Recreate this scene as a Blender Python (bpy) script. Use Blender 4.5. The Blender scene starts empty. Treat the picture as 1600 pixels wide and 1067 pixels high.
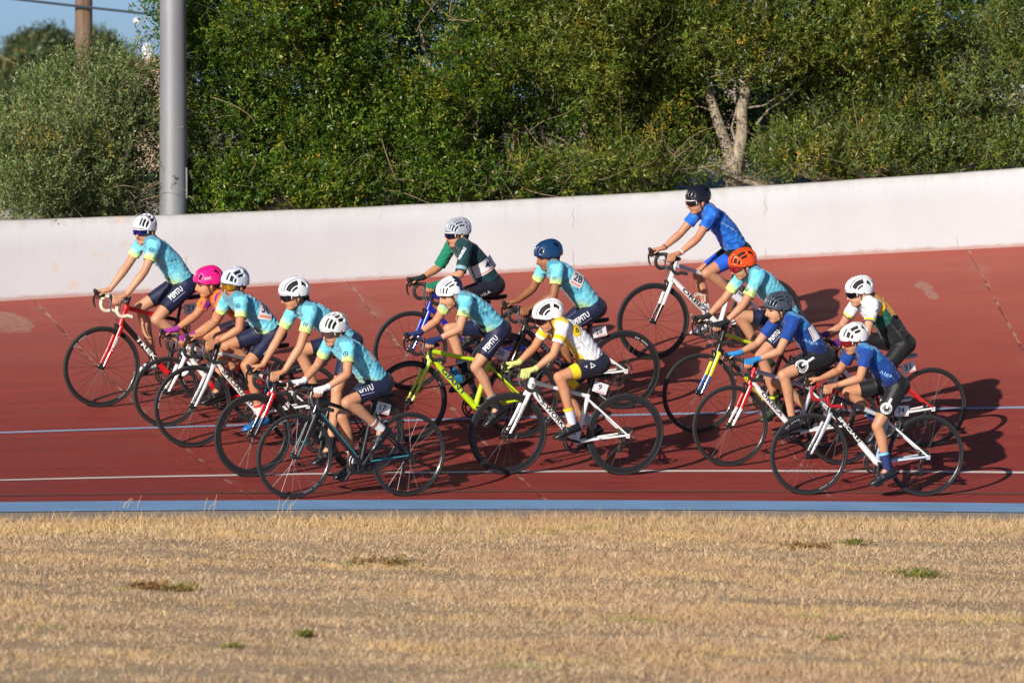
import bpy, bmesh, math, random
import numpy as np
from mathutils import Vector, Matrix
from mathutils.bvhtree import BVHTree

R_ = math.radians
scene = bpy.context.scene
col = scene.collection

# ------------------------------------------------------------------ camera
FPX, CAMH = 9850.0, 3.4                      # focal length in photo pixels (1600 wide), eye height
PITCH = math.atan((533.5 - 130.0) / FPX)
cam_d = bpy.data.cameras.new('camera')
cam_d.sensor_width = 36.0
cam_d.lens = 36.0 * FPX / 1600.0
cam_d.clip_start, cam_d.clip_end = 0.5, 4000.0
cam_d.dof.use_dof = True
cam_d.dof.focus_distance = 51.5
cam_d.dof.aperture_fstop = 4.5
cam = bpy.data.objects.new('camera', cam_d)
cam.location = (0, 0, CAMH)
cam.rotation_euler = (math.pi / 2 - PITCH, 0, 0)
col.objects.link(cam)
scene.camera = cam

# ------------------------------------------------------------------ sky and sun
SUN_EL = R_(21.0)
SUN_H = Vector((-0.50, -0.866, 0)).normalized()          # horizontal direction towards the sun
SUN_DIR = Vector((SUN_H.x * math.cos(SUN_EL), SUN_H.y * math.cos(SUN_EL), math.sin(SUN_EL)))
world = bpy.data.worlds.new('World')
scene.world = world
world.use_nodes = True
wn = world.node_tree
sky = wn.nodes.new('ShaderNodeTexSky')
sky.sky_type = 'NISHITA'
sky.sun_disc = False
sky.sun_elevation = SUN_EL
sky.sun_rotation = math.atan2(SUN_H.x, SUN_H.y)
sky.air_density, sky.dust_density, sky.ozone_density = 0.38, 0.5, 3.5
wn.nodes['Background'].inputs['Strength'].default_value = 0.08
wn.links.new(sky.outputs['Color'], wn.nodes['Background'].inputs['Color'])
sun_d = bpy.data.lights.new('sun', 'SUN')
sun_d.energy = 4.7
sun_d.angle = R_(0.53)
sun_d.color = (1.0, 0.92, 0.82)
sun = bpy.data.objects.new('sun', sun_d)
sun.rotation_euler = SUN_DIR.to_track_quat('Z', 'Y').to_euler()
sun.location = SUN_DIR * 60
col.objects.link(sun)
scene.view_settings.view_transform = 'Standard'
scene.view_settings.look = 'None'
scene.view_settings.gamma = 1.0
scene.view_settings.use_curve_mapping = False
scene.view_settings.exposure = 0.35

rng = np.random.default_rng(7)
random.seed(7)

# ------------------------------------------------------------------ helpers: measuring
def ray(px, py):
    x = (px - 800.0) / FPX
    y = -(py - 533.5) / FPX
    return Vector((x, math.cos(PITCH) + y * math.sin(PITCH), -math.sin(PITCH) + y * math.cos(PITCH)))
CAMP = Vector((0, 0, CAMH))
def at(px, py, Y):
    d = ray(px, py)
    return CAMP + d * (Y / d.y)

# ------------------------------------------------------------------ helpers: tagging
def tag(o, label=None, cat=None, group=None, kind=None):
    if label: o['label'] = label
    if cat: o['category'] = cat
    if group: o['group'] = group
    if kind: o['kind'] = kind
    return o
def empty(name, M=None):
    o = bpy.data.objects.new(name, None)
    o.empty_display_size = 0.1
    col.objects.link(o)
    if M is not None: o.matrix_world = M
    return o
def link(name, me, parent=None):
    o = bpy.data.objects.new(name, me)
    col.objects.link(o)
    if parent is not None: o.parent = parent
    return o

# ------------------------------------------------------------------ helpers: materials
MATS = {}
def srgb(r, g, b):
    f = lambda c: (c / 12.92 if c <= 0.04045 else ((c + 0.055) / 1.055) ** 2.4)
    return (f(r / 255), f(g / 255), f(b / 255))
def mat(name, color=(0.5, 0.5, 0.5), rough=0.5, metal=0.0, spec=0.5, coat=0.0, attr=False,
        noise=None, bump=None, sheen=0.0, sss=0.0):
    if name in MATS: return MATS[name]
    m = bpy.data.materials.new(name)
    m.use_nodes = True
    nt = m.node_tree
    b = nt.nodes['Principled BSDF']
    b.inputs['Roughness'].default_value = rough
    b.inputs['Metallic'].default_value = metal
    b.inputs['Specular IOR Level'].default_value = spec
    b.inputs['Coat Weight'].default_value = coat
    b.inputs['Coat Roughness'].default_value = 0.08
    if sheen: b.inputs['Sheen Weight'].default_value = sheen
    b.inputs['Base Color'].default_value = (*color, 1)
    src = None
    if attr:
        a = nt.nodes.new('ShaderNodeVertexColor'); a.layer_name = 'Col'
        src = a.outputs['Color']
    tc = nt.nodes.new('ShaderNodeTexCoord')
    if noise:
        n = nt.nodes.new('ShaderNodeTexNoise')
        n.inputs['Scale'].default_value = noise[0]; n.inputs['Detail'].default_value = 6
        nt.links.new(tc.outputs['Object'], n.inputs['Vector'])
        r = nt.nodes.new('ShaderNodeMapRange')
        r.inputs['From Min'].default_value = 0.3; r.inputs['From Max'].default_value = 0.7
        r.inputs['To Min'].default_value = 1 - noise[1]; r.inputs['To Max'].default_value = 1 + noise[1]
        nt.links.new(n.outputs['Fac'], r.inputs['Value'])
        mx = nt.nodes.new('ShaderNodeVectorMath'); mx.operation = 'SCALE'
        if src: nt.links.new(src, mx.inputs[0])
        else: mx.inputs[0].default_value = color
        nt.links.new(r.outputs['Result'], mx.inputs['Scale'])
        src = mx.outputs['Vector']
    if src: nt.links.new(src, b.inputs['Base Color'])
    if bump:
        n = nt.nodes.new('ShaderNodeTexNoise')
        n.inputs['Scale'].default_value = bump[0]; n.inputs['Detail'].default_value = 4
        nt.links.new(tc.outputs['Object'], n.inputs['Vector'])
        bp = nt.nodes.new('ShaderNodeBump'); bp.inputs['Strength'].default_value = bump[1]
        bp.inputs['Distance'].default_value = bump[2] if len(bump) > 2 else 0.01
        nt.links.new(n.outputs['Fac'], bp.inputs['Height'])
        nt.links.new(bp.outputs['Normal'], b.inputs['Normal'])
    MATS[name] = m
    return m
def paint(c, name=None, rough=0.3):
    n = 'paint_%02x%02x%02x' % tuple(c)
    return mat(n, srgb(*c), rough, spec=0.5, coat=0.5, noise=(60, 0.05))

# ------------------------------------------------------------------ helpers: mesh builder
class MB:
    def __init__(s): s.v, s.f, s.m = [], [], []
    def _add(s, V, F, mi):
        o = len(s.v)
        s.v += [tuple(p) for p in V]
        s.f += [tuple(i + o for i in f) for f in F]
        s.m += [mi] * len(F)
    def box(s, c, h, mi=0, rot=None):
        c = Vector(c)
        V = []
        for x in (-1, 1):
            for y in (-1, 1):
                for z in (-1, 1):
                    p = Vector((x * h[0], y * h[1], z * h[2]))
                    if rot is not None: p = rot @ p
                    V.append(c + p)
        s._add(V, [(0, 1, 3, 2), (4, 6, 7, 5), (0, 4, 5, 1), (2, 3, 7, 6), (0, 2, 6, 4), (1, 5, 7, 3)], mi)
    def tube(s, P, r, seg=8, mi=0, caps=True, closed=False, flat=1.0, ref=None):
        P = [Vector(p) for p in P]
        n = len(P)
        if not hasattr(r, '__len__'): r = [r] * n
        T = []
        for i in range(n):
            a = P[i - 1] if (i > 0 or closed) else P[i]
            b = P[(i + 1) % n] if (i < n - 1 or closed) else P[i]
            t = b - a
            T.append(t.normalized() if t.length > 1e-9 else Vector((0, 0, 1)))
        t0 = T[0]
        N = Vector(ref) if ref is not None else (Vector((0, 1, 0)) if abs(t0.y) < 0.9 else Vector((0, 0, 1)))
        V, F = [], []
        for i in range(n):
            N = N - T[i] * N.dot(T[i])
            if N.length < 1e-6: N = T[i].orthogonal()
            N.normalize()
            B = T[i].cross(N)
            for k in range(seg):
                a = 2 * math.pi * k / seg
                V.append(P[i] + N * (math.cos(a) * r[i] * flat) + B * (math.sin(a) * r[i]))
        for i in range(n if closed else n - 1):
            j = (i + 1) % n
            for k in range(seg):
                k2 = (k + 1) % seg
                F.append((i * seg + k, i * seg + k2, j * seg + k2, j * seg + k))
        if caps and not closed:
            F.append(tuple(range(seg - 1, -1, -1)))
            F.append(tuple((n - 1) * seg + k for k in range(seg)))
        s._add(V, F, mi)
    def capsule(s, p0, r0, p1, r1, seg=14, mi=0):
        p0, p1 = Vector(p0), Vector(p1)
        d = p1 - p0
        L = d.length
        d = d / L if L > 1e-6 else Vector((0, 0, 1))
        P, R = [], []
        for a in (88, 60, 30, 0):
            P.append(p0 - d * (r0 * math.sin(R_(a)))); R.append(r0 * math.cos(R_(a)))
        for a in (0, 30, 60, 88):
            P.append(p1 + d * (r1 * math.sin(R_(a)))); R.append(r1 * math.cos(R_(a)))
        if L < 1e-5:
            P[4] = P[4] + d * 1e-4
        s.tube(P, R, seg, mi, ref=d.orthogonal())
    def ellipsoid(s, c, rad, mi=0, seg=16, rings=10, rot=None):
        c = Vector(c)
        V, F = [], []
        for i in range(rings + 1):
            th = math.pi * (0.02 + 0.96 * i / rings)
            for k in range(seg):
                a = 2 * math.pi * k / seg
                p = Vector((rad[0] * math.sin(th) * math.cos(a), rad[1] * math.sin(th) * math.sin(a), rad[2] * math.cos(th)))
                if rot is not None: p = rot @ p
                V.append(c + p)
        for i in range(rings):
            for k in range(seg):
                k2 = (k + 1) % seg
                F.append((i * seg + k, (i + 1) * seg + k, (i + 1) * seg + k2, i * seg + k2))
        F.append(tuple(range(seg)))
        F.append(tuple(rings * seg + k for k in range(seg - 1, -1, -1)))
        s._add(V, F, mi)
    def loft(s, rings, mi=0, caps=True):
        seg = len(rings[0])
        V = [p for r in rings for p in r]
        F = []
        for i in range(len(rings) - 1):
            for k in range(seg):
                k2 = (k + 1) % seg
                F.append((i * seg + k, i * seg + k2, (i + 1) * seg + k2, (i + 1) * seg + k))
        if caps:
            F.append(tuple(range(seg - 1, -1, -1)))
            F.append(tuple((len(rings) - 1) * seg + k for k in range(seg)))
        s._add(V, F, mi)
    def mesh(s, name, smooth=True, ang=40):
        me = bpy.data.meshes.new(name)
        me.from_pydata(s.v, [], s.f)
        me.polygons.foreach_set('material_index', s.m)
        if smooth:
            me.polygons.foreach_set('use_smooth', [True] * len(s.f))
            me.update()
            me.set_sharp_from_angle(angle=R_(ang))
        me.update()
        return me
    def build(s, name, mats, parent=None, smooth=True, ang=40):
        me = s.mesh(name, smooth, ang)
        for m in (mats if isinstance(mats, (list, tuple)) else [mats]): me.materials.append(m)
        return link(name, me, parent)

def mesh_np(name, V, Q, cols=None):
    """fast mesh from numpy arrays; Q is (m,k) faces of k corners; cols per vertex rgb"""
    V = np.asarray(V, np.float32); Q = np.asarray(Q, np.int32)
    me = bpy.data.meshes.new(name)
    me.vertices.add(len(V)); me.vertices.foreach_set('co', V.ravel())
    k = Q.shape[1]
    me.loops.add(Q.size); me.loops.foreach_set('vertex_index', Q.ravel())
    me.polygons.add(len(Q)); me.polygons.foreach_set('loop_start', np.arange(0, Q.size, k, dtype=np.int32))
    me.update(calc_edges=True)
    if cols is not None: set_col(me, cols)
    return me
def set_col(me, cols):
    a = me.color_attributes.new('Col', 'FLOAT_COLOR', 'POINT')
    c = np.ones((len(me.vertices), 4), np.float32); c[:, :3] = cols
    a.data.foreach_set('color', c.ravel())
def unit(v): return v / np.maximum(np.linalg.norm(v, axis=-1, keepdims=True), 1e-9)
def verts_np(me):
    a = np.empty(len(me.vertices) * 3, np.float32); me.vertices.foreach_get('co', a)
    return a.reshape(-1, 3)

# ------------------------------------------------------------------ track surface
YAW, RT, D0 = R_(23.0), 34.0, 50.0
CX, CY = RT * math.sin(YAW), D0 - RT * math.cos(YAW)
NK = [0.0, 0.9, 2.45, 6.4]
ZK = [(0.08731, -0.02706, -0.00025), (0.26061, -0.0163, -0.00105), (0.59958, 0.00419, -0.00015), (1.58357, 0.04774, 0.0001)]
WT = (2.25022, 0.03372, 0.00365)
def _lin(n, s):            # height at knot n as a smooth function of s, straight lines outside the measured range
    a, b, c = ZK[n]
    sc = max(-6.5, min(6.5, s))
    return a + b * sc + c * sc * sc + (b + 2 * c * sc) * (s - sc) * 0.6
def tz(s, n):
    z = [_lin(i, s) for i in range(4)]
    if n <= 0: return z[0] + n * 0.03
    m = [0] * 4
    sl = [(z[i + 1] - z[i]) / (NK[i + 1] - NK[i]) for i in range(3)]
    m[0], m[3] = sl[0], sl[2]
    for i in (1, 2): m[i] = 0.5 * (sl[i - 1] + sl[i])
    if n >= 6.4: return z[3] + (n - 6.4) * sl[2]
    i = 0 if n < NK[1] else 1 if n < NK[2] else 2
    h = NK[i + 1] - NK[i]; t = (n - NK[i]) / h
    return ((2*t**3 - 3*t*t + 1) * z[i] + (t**3 - 2*t*t + t) * h * m[i] + (-2*t**3 + 3*t*t) * z[i+1] + (t**3 - t*t) * h * m[i+1])
def wtop(s):
    sc = max(-6.5, min(8.5, s))
    return WT[0] + WT[1] * sc + WT[2] * sc * sc + (WT[1] + 2 * WT[2] * sc) * (s - sc) * 0.6
def plan(s, n):
    a = YAW - s / RT
    return CX - (RT + n) * math.sin(a), CY + (RT + n) * math.cos(a)
def P3(s, n, dz=0.0):
    x, y = plan(s, n)
    return (x, y, tz(s, n) + dz)
def sn_of(x, y):
    dx, dy = x - CX, y - CY
    return RT * (YAW - math.atan2(-dx, dy)), math.hypot(dx, dy) - RT
def on_track(px, py):
    d = ray(px, py); lo, hi = 40.0, 62.0
    for _ in range(50):
        t = 0.5 * (lo + hi); p = CAMP + d * t
        if p.z > tz(*sn_of(p.x, p.y)): lo = t
        else: hi = t
    return CAMP + d * t

# ================================================================== SETTING
class NT:
    """small node helper"""
    def __init__(s, name):
        s.m = bpy.data.materials.new(name); s.m.use_nodes = True
        s.t = s.m.node_tree; s.b = s.t.nodes['Principled BSDF']
    def n(s, kind, **kw):
        x = s.t.nodes.new('ShaderNode' + kind)
        for k, v in kw.items(): setattr(x, k, v)
        return x
    def L(s, a, b): s.t.links.new(a, b)
    def val(s, sock, v):
        if hasattr(v, 'is_output') or isinstance(v, bpy.types.NodeSocket): s.L(v, sock)
        else: sock.default_value = v
    def math(s, op, a, b=0.0, c=None, clamp=False):
        x = s.n('Math', operation=op); x.use_clamp = clamp
        s.val(x.inputs[0], a); s.val(x.inputs[1], b)
        if c is not None: s.val(x.inputs[2], c)
        return x.outputs[0]
    def noise(s, vec, scale, detail=6, rough=0.6):
        x = s.n('TexNoise'); x.inputs['Scale'].default_value = scale
        x.inputs['Detail'].default_value = detail; x.inputs['Roughness'].default_value = rough
        if vec is not None: s.L(vec, x.inputs['Vector'])
        return x.outputs['Fac']
    def vor(s, vec, scale, feature='F1'):
        x = s.n('TexVoronoi', feature=feature); x.inputs['Scale'].default_value = scale
        if vec is not None: s.L(vec, x.inputs['Vector'])
        return x.outputs['Distance']
    def mapr(s, v, a, b, c=0.0, d=1.0, smooth=True):
        x = s.n('MapRange'); x.interpolation_type = 'SMOOTHSTEP' if smooth else 'LINEAR'
        s.val(x.inputs['Value'], v)
        for k, q in (('From Min', a), ('From Max', b), ('To Min', c), ('To Max', d)): x.inputs[k].default_value = q
        return x.outputs['Result']
    def mix(s, f, a, b):
        x = s.n('Mix', data_type='RGBA')
        s.val(x.inputs['Factor'], f)
        for q, v in ((x.inputs['A'], a), (x.inputs['B'], b)):
            if isinstance(v, bpy.types.NodeSocket): s.L(v, q)
            else: q.default_value = (*v, 1)
        return x.outputs['Result']
    def scale(s, vec, sc):
        x = s.n('Mapping'); s.L(vec, x.inputs['Vector']); x.inputs['Scale'].default_value = sc
        return x.outputs['Vector']
    def bump(s, h, strength, dist):
        x = s.n('Bump'); x.inputs['Strength'].default_value = strength; x.inputs['Distance'].default_value = dist
        s.L(h, x.inputs['Height']); s.L(x.outputs['Normal'], s.b.inputs['Normal'])

def strip(name, n0, n1, s0, s1, nn, ns, dz=0.0, zf=None):
    """sheet of the banked bend between offsets n0..n1, uv = (s, n) in metres"""
    V, F, UV = [], [], []
    for i in range(ns + 1):
        s = s0 + (s1 - s0) * i / ns
        for j in range(nn + 1):
            n = n0 + (n1 - n0) * j / nn
            x, y = plan(s, n)
            V.append((x, y, (zf(s, n) if zf else tz(s, n)) + dz)); UV.append((s, n))
    for i in range(ns):
        for j in range(nn):
            a = i * (nn + 1) + j
            F.append((a, a + nn + 1, a + nn + 2, a + 1))
    me = bpy.data.meshes.new(name); me.from_pydata(V, [], F)
    uv = me.uv_layers.new(name='UVMap')
    idx = np.empty(len(me.loops), np.int32); me.loops.foreach_get('vertex_index', idx)
    uv.data.foreach_set('uv', np.array(UV, np.float32)[idx].ravel())
    me.polygons.foreach_set('use_smooth', [True] * len(F)); me.update()
    return me

JOINT0, JSP = 0.3, 2.5
def joint_mask(k, s_, n_, wob):
    j = k.math('ADD', k.math('DIVIDE', k.math('SUBTRACT', s_, JOINT0), JSP), 100.5)
    fr = k.math('ABSOLUTE', k.math('SUBTRACT', k.math('FRACT', j), 0.5))
    d = k.math('MULTIPLY', fr, JSP)
    return k.math('ABSOLUTE', k.math('ADD', d, wob))

# ---- red painted track
k = NT('red_track_paint')
uv = k.n('UVMap').outputs['UV']
sep = k.n('SeparateXYZ'); k.L(uv, sep.inputs[0])
S_, N_ = sep.outputs['X'], sep.outputs['Y']
stre = k.noise(k.scale(uv, (0.35, 3.0, 1)), 2.2, 8, 0.65)
fine = k.noise(k.scale(uv, (1, 3, 1)), 60, 4, 0.7)
blot = k.noise(uv, 0.9, 5, 0.6)
c = k.mix(k.mapr(stre, 0.3, 0.72), (0.215, 0.034, 0.029), (0.285, 0.050, 0.039))
c = k.mix(k.mapr(blot, 0.5, 0.75, 0, 0.45), c, (0.215, 0.060, 0.047))
c = k.mix(k.mapr(fine, 0.45, 0.8, 0, 0.30), c, (0.115, 0.028, 0.026))
fade = k.math('MULTIPLY', k.mapr(N_, 0.8, 6.0), k.mapr(S_, -7.0, 6.0, 0.45, 1.0))
fade = k.math('MULTIPLY', fade, k.mapr(k.noise(k.scale(uv, (0.5, 1.5, 1)), 1.4, 8, 0.7), 0.25, 0.75, 0.6, 1.0))
c = k.mix(k.math('MULTIPLY', fade, 0.85), c, (0.42, 0.108, 0.078))
wear = k.math('MULTIPLY', k.mapr(N_, 3.0, 6.2), k.mapr(k.noise(uv, 1.6, 8, 0.7), 0.5, 0.72))
c = k.mix(k.math('MULTIPLY', wear, 0.25), c, (0.40, 0.16, 0.12))
stk = k.noise(k.scale(uv, (0.10, 7.0, 1)), 2.0, 6, 0.6)
c = k.mix(k.math('MULTIPLY', k.mapr(stk, 0.55, 0.75), k.mapr(N_, 0.3, 3.5, 0.55, 0.2)), c, (0.10, 0.032, 0.028))
dst = k.noise(k.scale(uv, (0.25, 2.0, 1)), 3.5, 8, 0.75)
c = k.mix(k.mapr(dst, 0.6, 0.8, 0, 0.35), c, (0.38, 0.17, 0.13))
# radial joints, cracked and chalky in places
wob = k.math('MULTIPLY', k.math('SUBTRACT', k.noise(k.scale(uv, (0, 1, 1)), 3.0, 5, 0.7), 0.5), 0.09)
jd = joint_mask(k, k.math('ADD', S_, k.math('MULTIPLY', N_, -0.10)), N_, wob)
jm = k.mapr(jd, 0.006, 0.016, 1, 0)
jl = k.mapr(k.noise(uv, 4.5, 3), 0.47, 0.6)
c = k.mix(k.math('MULTIPLY', jm, k.math('MULTIPLY', jl, 0.85)), c, (0.42, 0.26, 0.20))
jdark = k.mapr(jd, 0.002, 0.007, 1, 0)
c = k.mix(k.math('MULTIPLY', jdark, k.math('SUBTRACT', 0.75, k.math('MULTIPLY', jl, 0.6))), c, (0.06, 0.02, 0.018))
jh = k.mapr(jd, 0.02, 0.14, 1, 0)
c = k.mix(k.math('MULTIPLY', k.math('MULTIPLY', jh, k.mapr(k.noise(uv, 2.6, 4), 0.48, 0.7)), 0.45), c, (0.33, 0.16, 0.12))
# bare chips
ch = k.vor(uv, 7.0)
chm = k.math('MULTIPLY', k.mapr(ch, 0.05, 0.085, 1, 0), k.mapr(k.noise(uv, 1.1, 3), 0.52, 0.6))
c = k.mix(k.math('MULTIPLY', chm, 0.8), c, (0.50, 0.36, 0.30))
ch2 = k.vor(uv, 26.0)
chm2 = k.math('MULTIPLY', k.mapr(ch2, 0.09, 0.13, 1, 0), k.mapr(k.noise(uv, 0.75, 4), 0.58, 0.68))
c = k.mix(k.math('MULTIPLY', chm2, 0.6), c, (0.44, 0.28, 0.22))
def ring_spot(c, s0, n0, rs, rn, f):
    dx = k.math('DIVIDE', k.math('SUBTRACT', S_, s0), rs)
    dy = k.math('DIVIDE', k.math('SUBTRACT', N_, n0), rn)
    d = k.math('SQRT', k.math('ADD', k.math('MULTIPLY', dx, dx), k.math('MULTIPLY', dy, dy)))
    d = k.math('ADD', d, k.math('MULTIPLY', k.math('SUBTRACT', k.noise(uv, 9, 4), 0.5), 0.5))
    m = k.math('MULTIPLY', k.mapr(d, 0.85, 1.05, 1, 0), k.mapr(k.noise(uv, 16, 4), 0.35, 0.62, 0.35, 1))
    return k.mix(k.math('MULTIPLY', m, f), c, (0.36, 0.22, 0.17))
for (px_, py_, rs, rn, f) in ((1444, 447, 0.07, 0.13, 0.8), (1456, 461, 0.055, 0.13, 0.8), (8, 503, 0.20, 0.36, 0.75)):
    p = on_track(px_, py_); s0, n0 = sn_of(p.x, p.y)
    c = ring_spot(c, s0, n0, rs, rn, f)
k.L(c, k.b.inputs['Base Color'])
k.L(k.mapr(stre, 0.3, 0.7, 0.48, 0.66), k.b.inputs['Roughness'])
k.b.inputs['Specular IOR Level'].default_value = 0.12
h = k.math('ADD', k.math('MULTIPLY', fine, 0.4), k.math('MULTIPLY', jm, -1.0))
k.bump(h, 0.35, 0.006)
M_track = k.m
track = link('track', strip('track', 0.0, 6.42, -20, 22, 40, 210))
track.data.materials.append(M_track); tag(track, 'banked red painted concrete track', 'track', kind='structure')

def worn_paint(name, colr, under, th=0.35, amount=1.0, rough=0.6):
    k = NT(name)
    uv = k.n('UVMap').outputs['UV']
    a = k.noise(k.scale(uv, (0.6, 2, 1)), 7, 8, 0.75)
    b = k.noise(k.scale(uv, (1, 6, 1)), 30, 5, 0.7)
    f = k.mapr(k.math('ADD', k.math('MULTIPLY', a, 0.6), k.math('MULTIPLY', b, 0.4)), th - 0.06, th + 0.05, 0, amount)
    v = k.mapr(k.noise(uv, 1.4, 5), 0.3, 0.7)
    c2 = k.mix(v, tuple(x * 0.82 for x in colr), colr)
    k.L(k.mix(f, under, c2), k.b.inputs['Base Color'])
    k.b.inputs['Roughness'].default_value = rough
    k.b.inputs['Specular IOR Level'].default_value = 0.3
    return k.m
M_white_line = worn_paint('white_line_paint', (0.66, 0.60, 0.56), (0.30, 0.10, 0.08), 0.36)
M_blue_line = worn_paint('blue_line_paint', (0.30, 0.36, 0.52), (0.24, 0.08, 0.075), 0.41)
M_dark_line = worn_paint('dark_line_paint', (0.115, 0.075, 0.058), (0.18, 0.05, 0.04), 0.46, 0.85)
M_blue_strip = worn_paint('blue_strip_paint', (0.22, 0.41, 0.67), (0.36, 0.40, 0.44), 0.31)
for nm, n0, w, m, lab in (('white_line', 0.875, 0.05, M_white_line, 'thin white lane line'), ('blue_line', 2.425, 0.05, M_blue_line, 'thin faded pale blue lane line'),
                     ('dark_line', 0.265, 0.05, M_dark_line, 'faint dark measuring line')):
    o = link(nm, strip(nm, n0, n0 + w, -20, 22, 2, 210, 0.004)); o.data.materials.append(m)
    tag(o, lab + ' painted along the track', 'line', kind='structure')
def flatz(s, n): return tz(s, 0) + (0.033 * n if n < 0 else 0)
o = link('blue_strip', strip('blue_strip', -0.78, 0.012, -20, 22, 5, 210, 0.006, zf=lambda s, n: flatz(s, n)))
o.data.materials.append(M_blue_strip); tag(o, 'flat blue painted band at the inner edge of the track', 'track band', kind='structure')

# ---- concrete apron between the blue band and the grass
k = NT('apron_concrete')
gc = k.n('NewGeometry').outputs['Position']
a = k.noise(gc, 3, 8, 0.7); b = k.noise(gc, 40, 6, 0.7)
c = k.mix(k.mapr(a, 0.3, 0.7), (0.27, 0.215, 0.165), (0.40, 0.33, 0.26))
c = k.mix(k.mapr(b, 0.45, 0.75, 0, 0.6), c, (0.18, 0.14, 0.10))
k.L(c, k.b.inputs['Base Color']); k.b.inputs['Roughness'].default_value = 0.9
k.bump(b, 0.5, 0.01)
o = link('apron', strip('apron', -1.45, -0.775, -20, 22, 4, 210, 0.0, zf=lambda s, n: flatz(s, n)))
o.data.materials.append(k.m); tag(o, 'bare concrete edge strip between the grass and the blue band', 'kerb', kind='structure')

# ---- infield soil under the grass
k = NT('dry_soil')
gc = k.n('NewGeometry').outputs['Position']
a = k.noise(gc, 0.8, 8, 0.65); b = k.noise(gc, 14, 8, 0.75)
c = k.mix(k.mapr(a, 0.32, 0.68), (0.42, 0.305, 0.195), (0.54, 0.405, 0.27))
c = k.mix(k.mapr(b, 0.4, 0.7, 0, 0.5), c, (0.28, 0.185, 0.105))
k.L(c, k.b.inputs['Base Color']); k.b.inputs['Roughness'].default_value = 1.0
k.b.inputs['Specular IOR Level'].default_value = 0.1
k.bump(b, 0.8, 0.03)
M_soil = k.m
def infz(s, n):
    return flatz(s, -1.4) - 0.01 - 0.004 * (-1.4 - n) + 0.006 * math.sin(1.3 * s + 0.6 * n) * math.sin(0.9 * n) * min(1, (-1.2 - n) * 0.6 if n < -1.2 else 0)
o = link('infield', strip('infield', -38, -1.40, -20, 22, 120, 120, 0.0, zf=infz))
o.data.materials.append(M_soil); tag(o, 'dry soil of the infield', 'ground', kind='structure')

# ---- ground beyond, to the horizon
def backz(s, n):
    d = n - 6.6
    w = wtop(s) - 0.14
    if d < 0: return w
    t = min(1.0, max(0.0, (d - 14) / 40)); t = t * t * (3 - 2 * t)
    return w * (1 - t) + (-2.0) * t + 0.06 * math.sin(s * 2.1 + d * 1.7) * min(1, d)
k = NT('pale_dry_earth')
gc = k.n('NewGeometry').outputs['Position']
a = k.noise(gc, 0.9, 8, 0.65); b = k.noise(gc, 22, 8, 0.75)
c = k.mix(k.mapr(a, 0.32, 0.68), (0.50, 0.43, 0.35), (0.62, 0.55, 0.47))
c = k.mix(k.mapr(b, 0.5, 0.75, 0, 0.6), c, (0.30, 0.24, 0.17))
k.L(c, k.b.inputs['Base Color']); k.b.inputs['Roughness'].default_value = 1.0
k.bump(b, 0.6, 0.03)
M_earth = k.m
o = link('embankment', strip('embankment', 6.55, 75, -24, 26, 90, 60, 0.0, zf=backz))
o.data.materials.append(M_earth); tag(o, 'pale dry earth behind the wall', 'ground', kind='structure')
mb = MB(); mb._add([(-1500, -400, -2.3), (1500, -400, -2.3), (1500, 2600, -2.3), (-1500, 2600, -2.3)], [(0, 1, 2, 3)], 0)
k = NT('far_scrub_ground')
gc = k.n('NewGeometry').outputs['Position']
a = k.noise(gc, 0.06, 8, 0.65)
k.L(k.mix(k.mapr(a, 0.35, 0.65), (0.10, 0.11, 0.05), (0.33, 0.26, 0.16)), k.b.inputs['Base Color'])
k.b.inputs['Roughness'].default_value = 1.0
o = mb.build('ground', k.m, smooth=False); tag(o, 'open ground reaching to the horizon', 'ground', kind='structure')

# ---- white wall
k = NT('white_limewash')
uv = k.n('UVMap').outputs['UV']
sep = k.n('SeparateXYZ'); k.L(uv, sep.inputs[0]); S_, Hh = sep.outputs['X'], sep.outputs['Y']
big = k.noise(uv, 0.8, 6, 0.6); fine = k.noise(uv, 26, 8, 0.7)
c = k.mix(k.mapr(big, 0.3, 0.7), (0.555, 0.57, 0.585), (0.615, 0.635, 0.65))
c = k.mix(k.mapr(fine, 0.5, 0.8, 0, 0.22), c, (0.50, 0.47, 0.44))
tp = k.math('ADD', Hh, k.math('MULTIPLY', k.math('SUBTRACT', k.noise(k.scale(uv, (3, 1, 1)), 3, 7, 0.75), 0.5), 0.22))
c = k.mix(k.math('MULTIPLY', k.mapr(tp, 0.60, 0.74), 0.75), c, (0.42, 0.36, 0.30))
run = k.math('MULTIPLY', k.mapr(k.noise(k.scale(uv, (9, 0.5, 1)), 1.6, 6, 0.65), 0.52, 0.75), k.mapr(tp, 0.1, 0.7))
c = k.mix(k.math('MULTIPLY', run, 0.22), c, (0.40, 0.34, 0.29))
rust = k.math('MULTIPLY', k.mapr(k.noise(uv, 5, 5, 0.6), 0.55, 0.72), k.mapr(k.math('ABSOLUTE', k.math('ADD', S_, 1.05)), 0.15, 0.62, 1, 0))
c = k.mix(k.math('MULTIPLY', rust, 0.6), c, (0.66, 0.45, 0.27))
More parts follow.
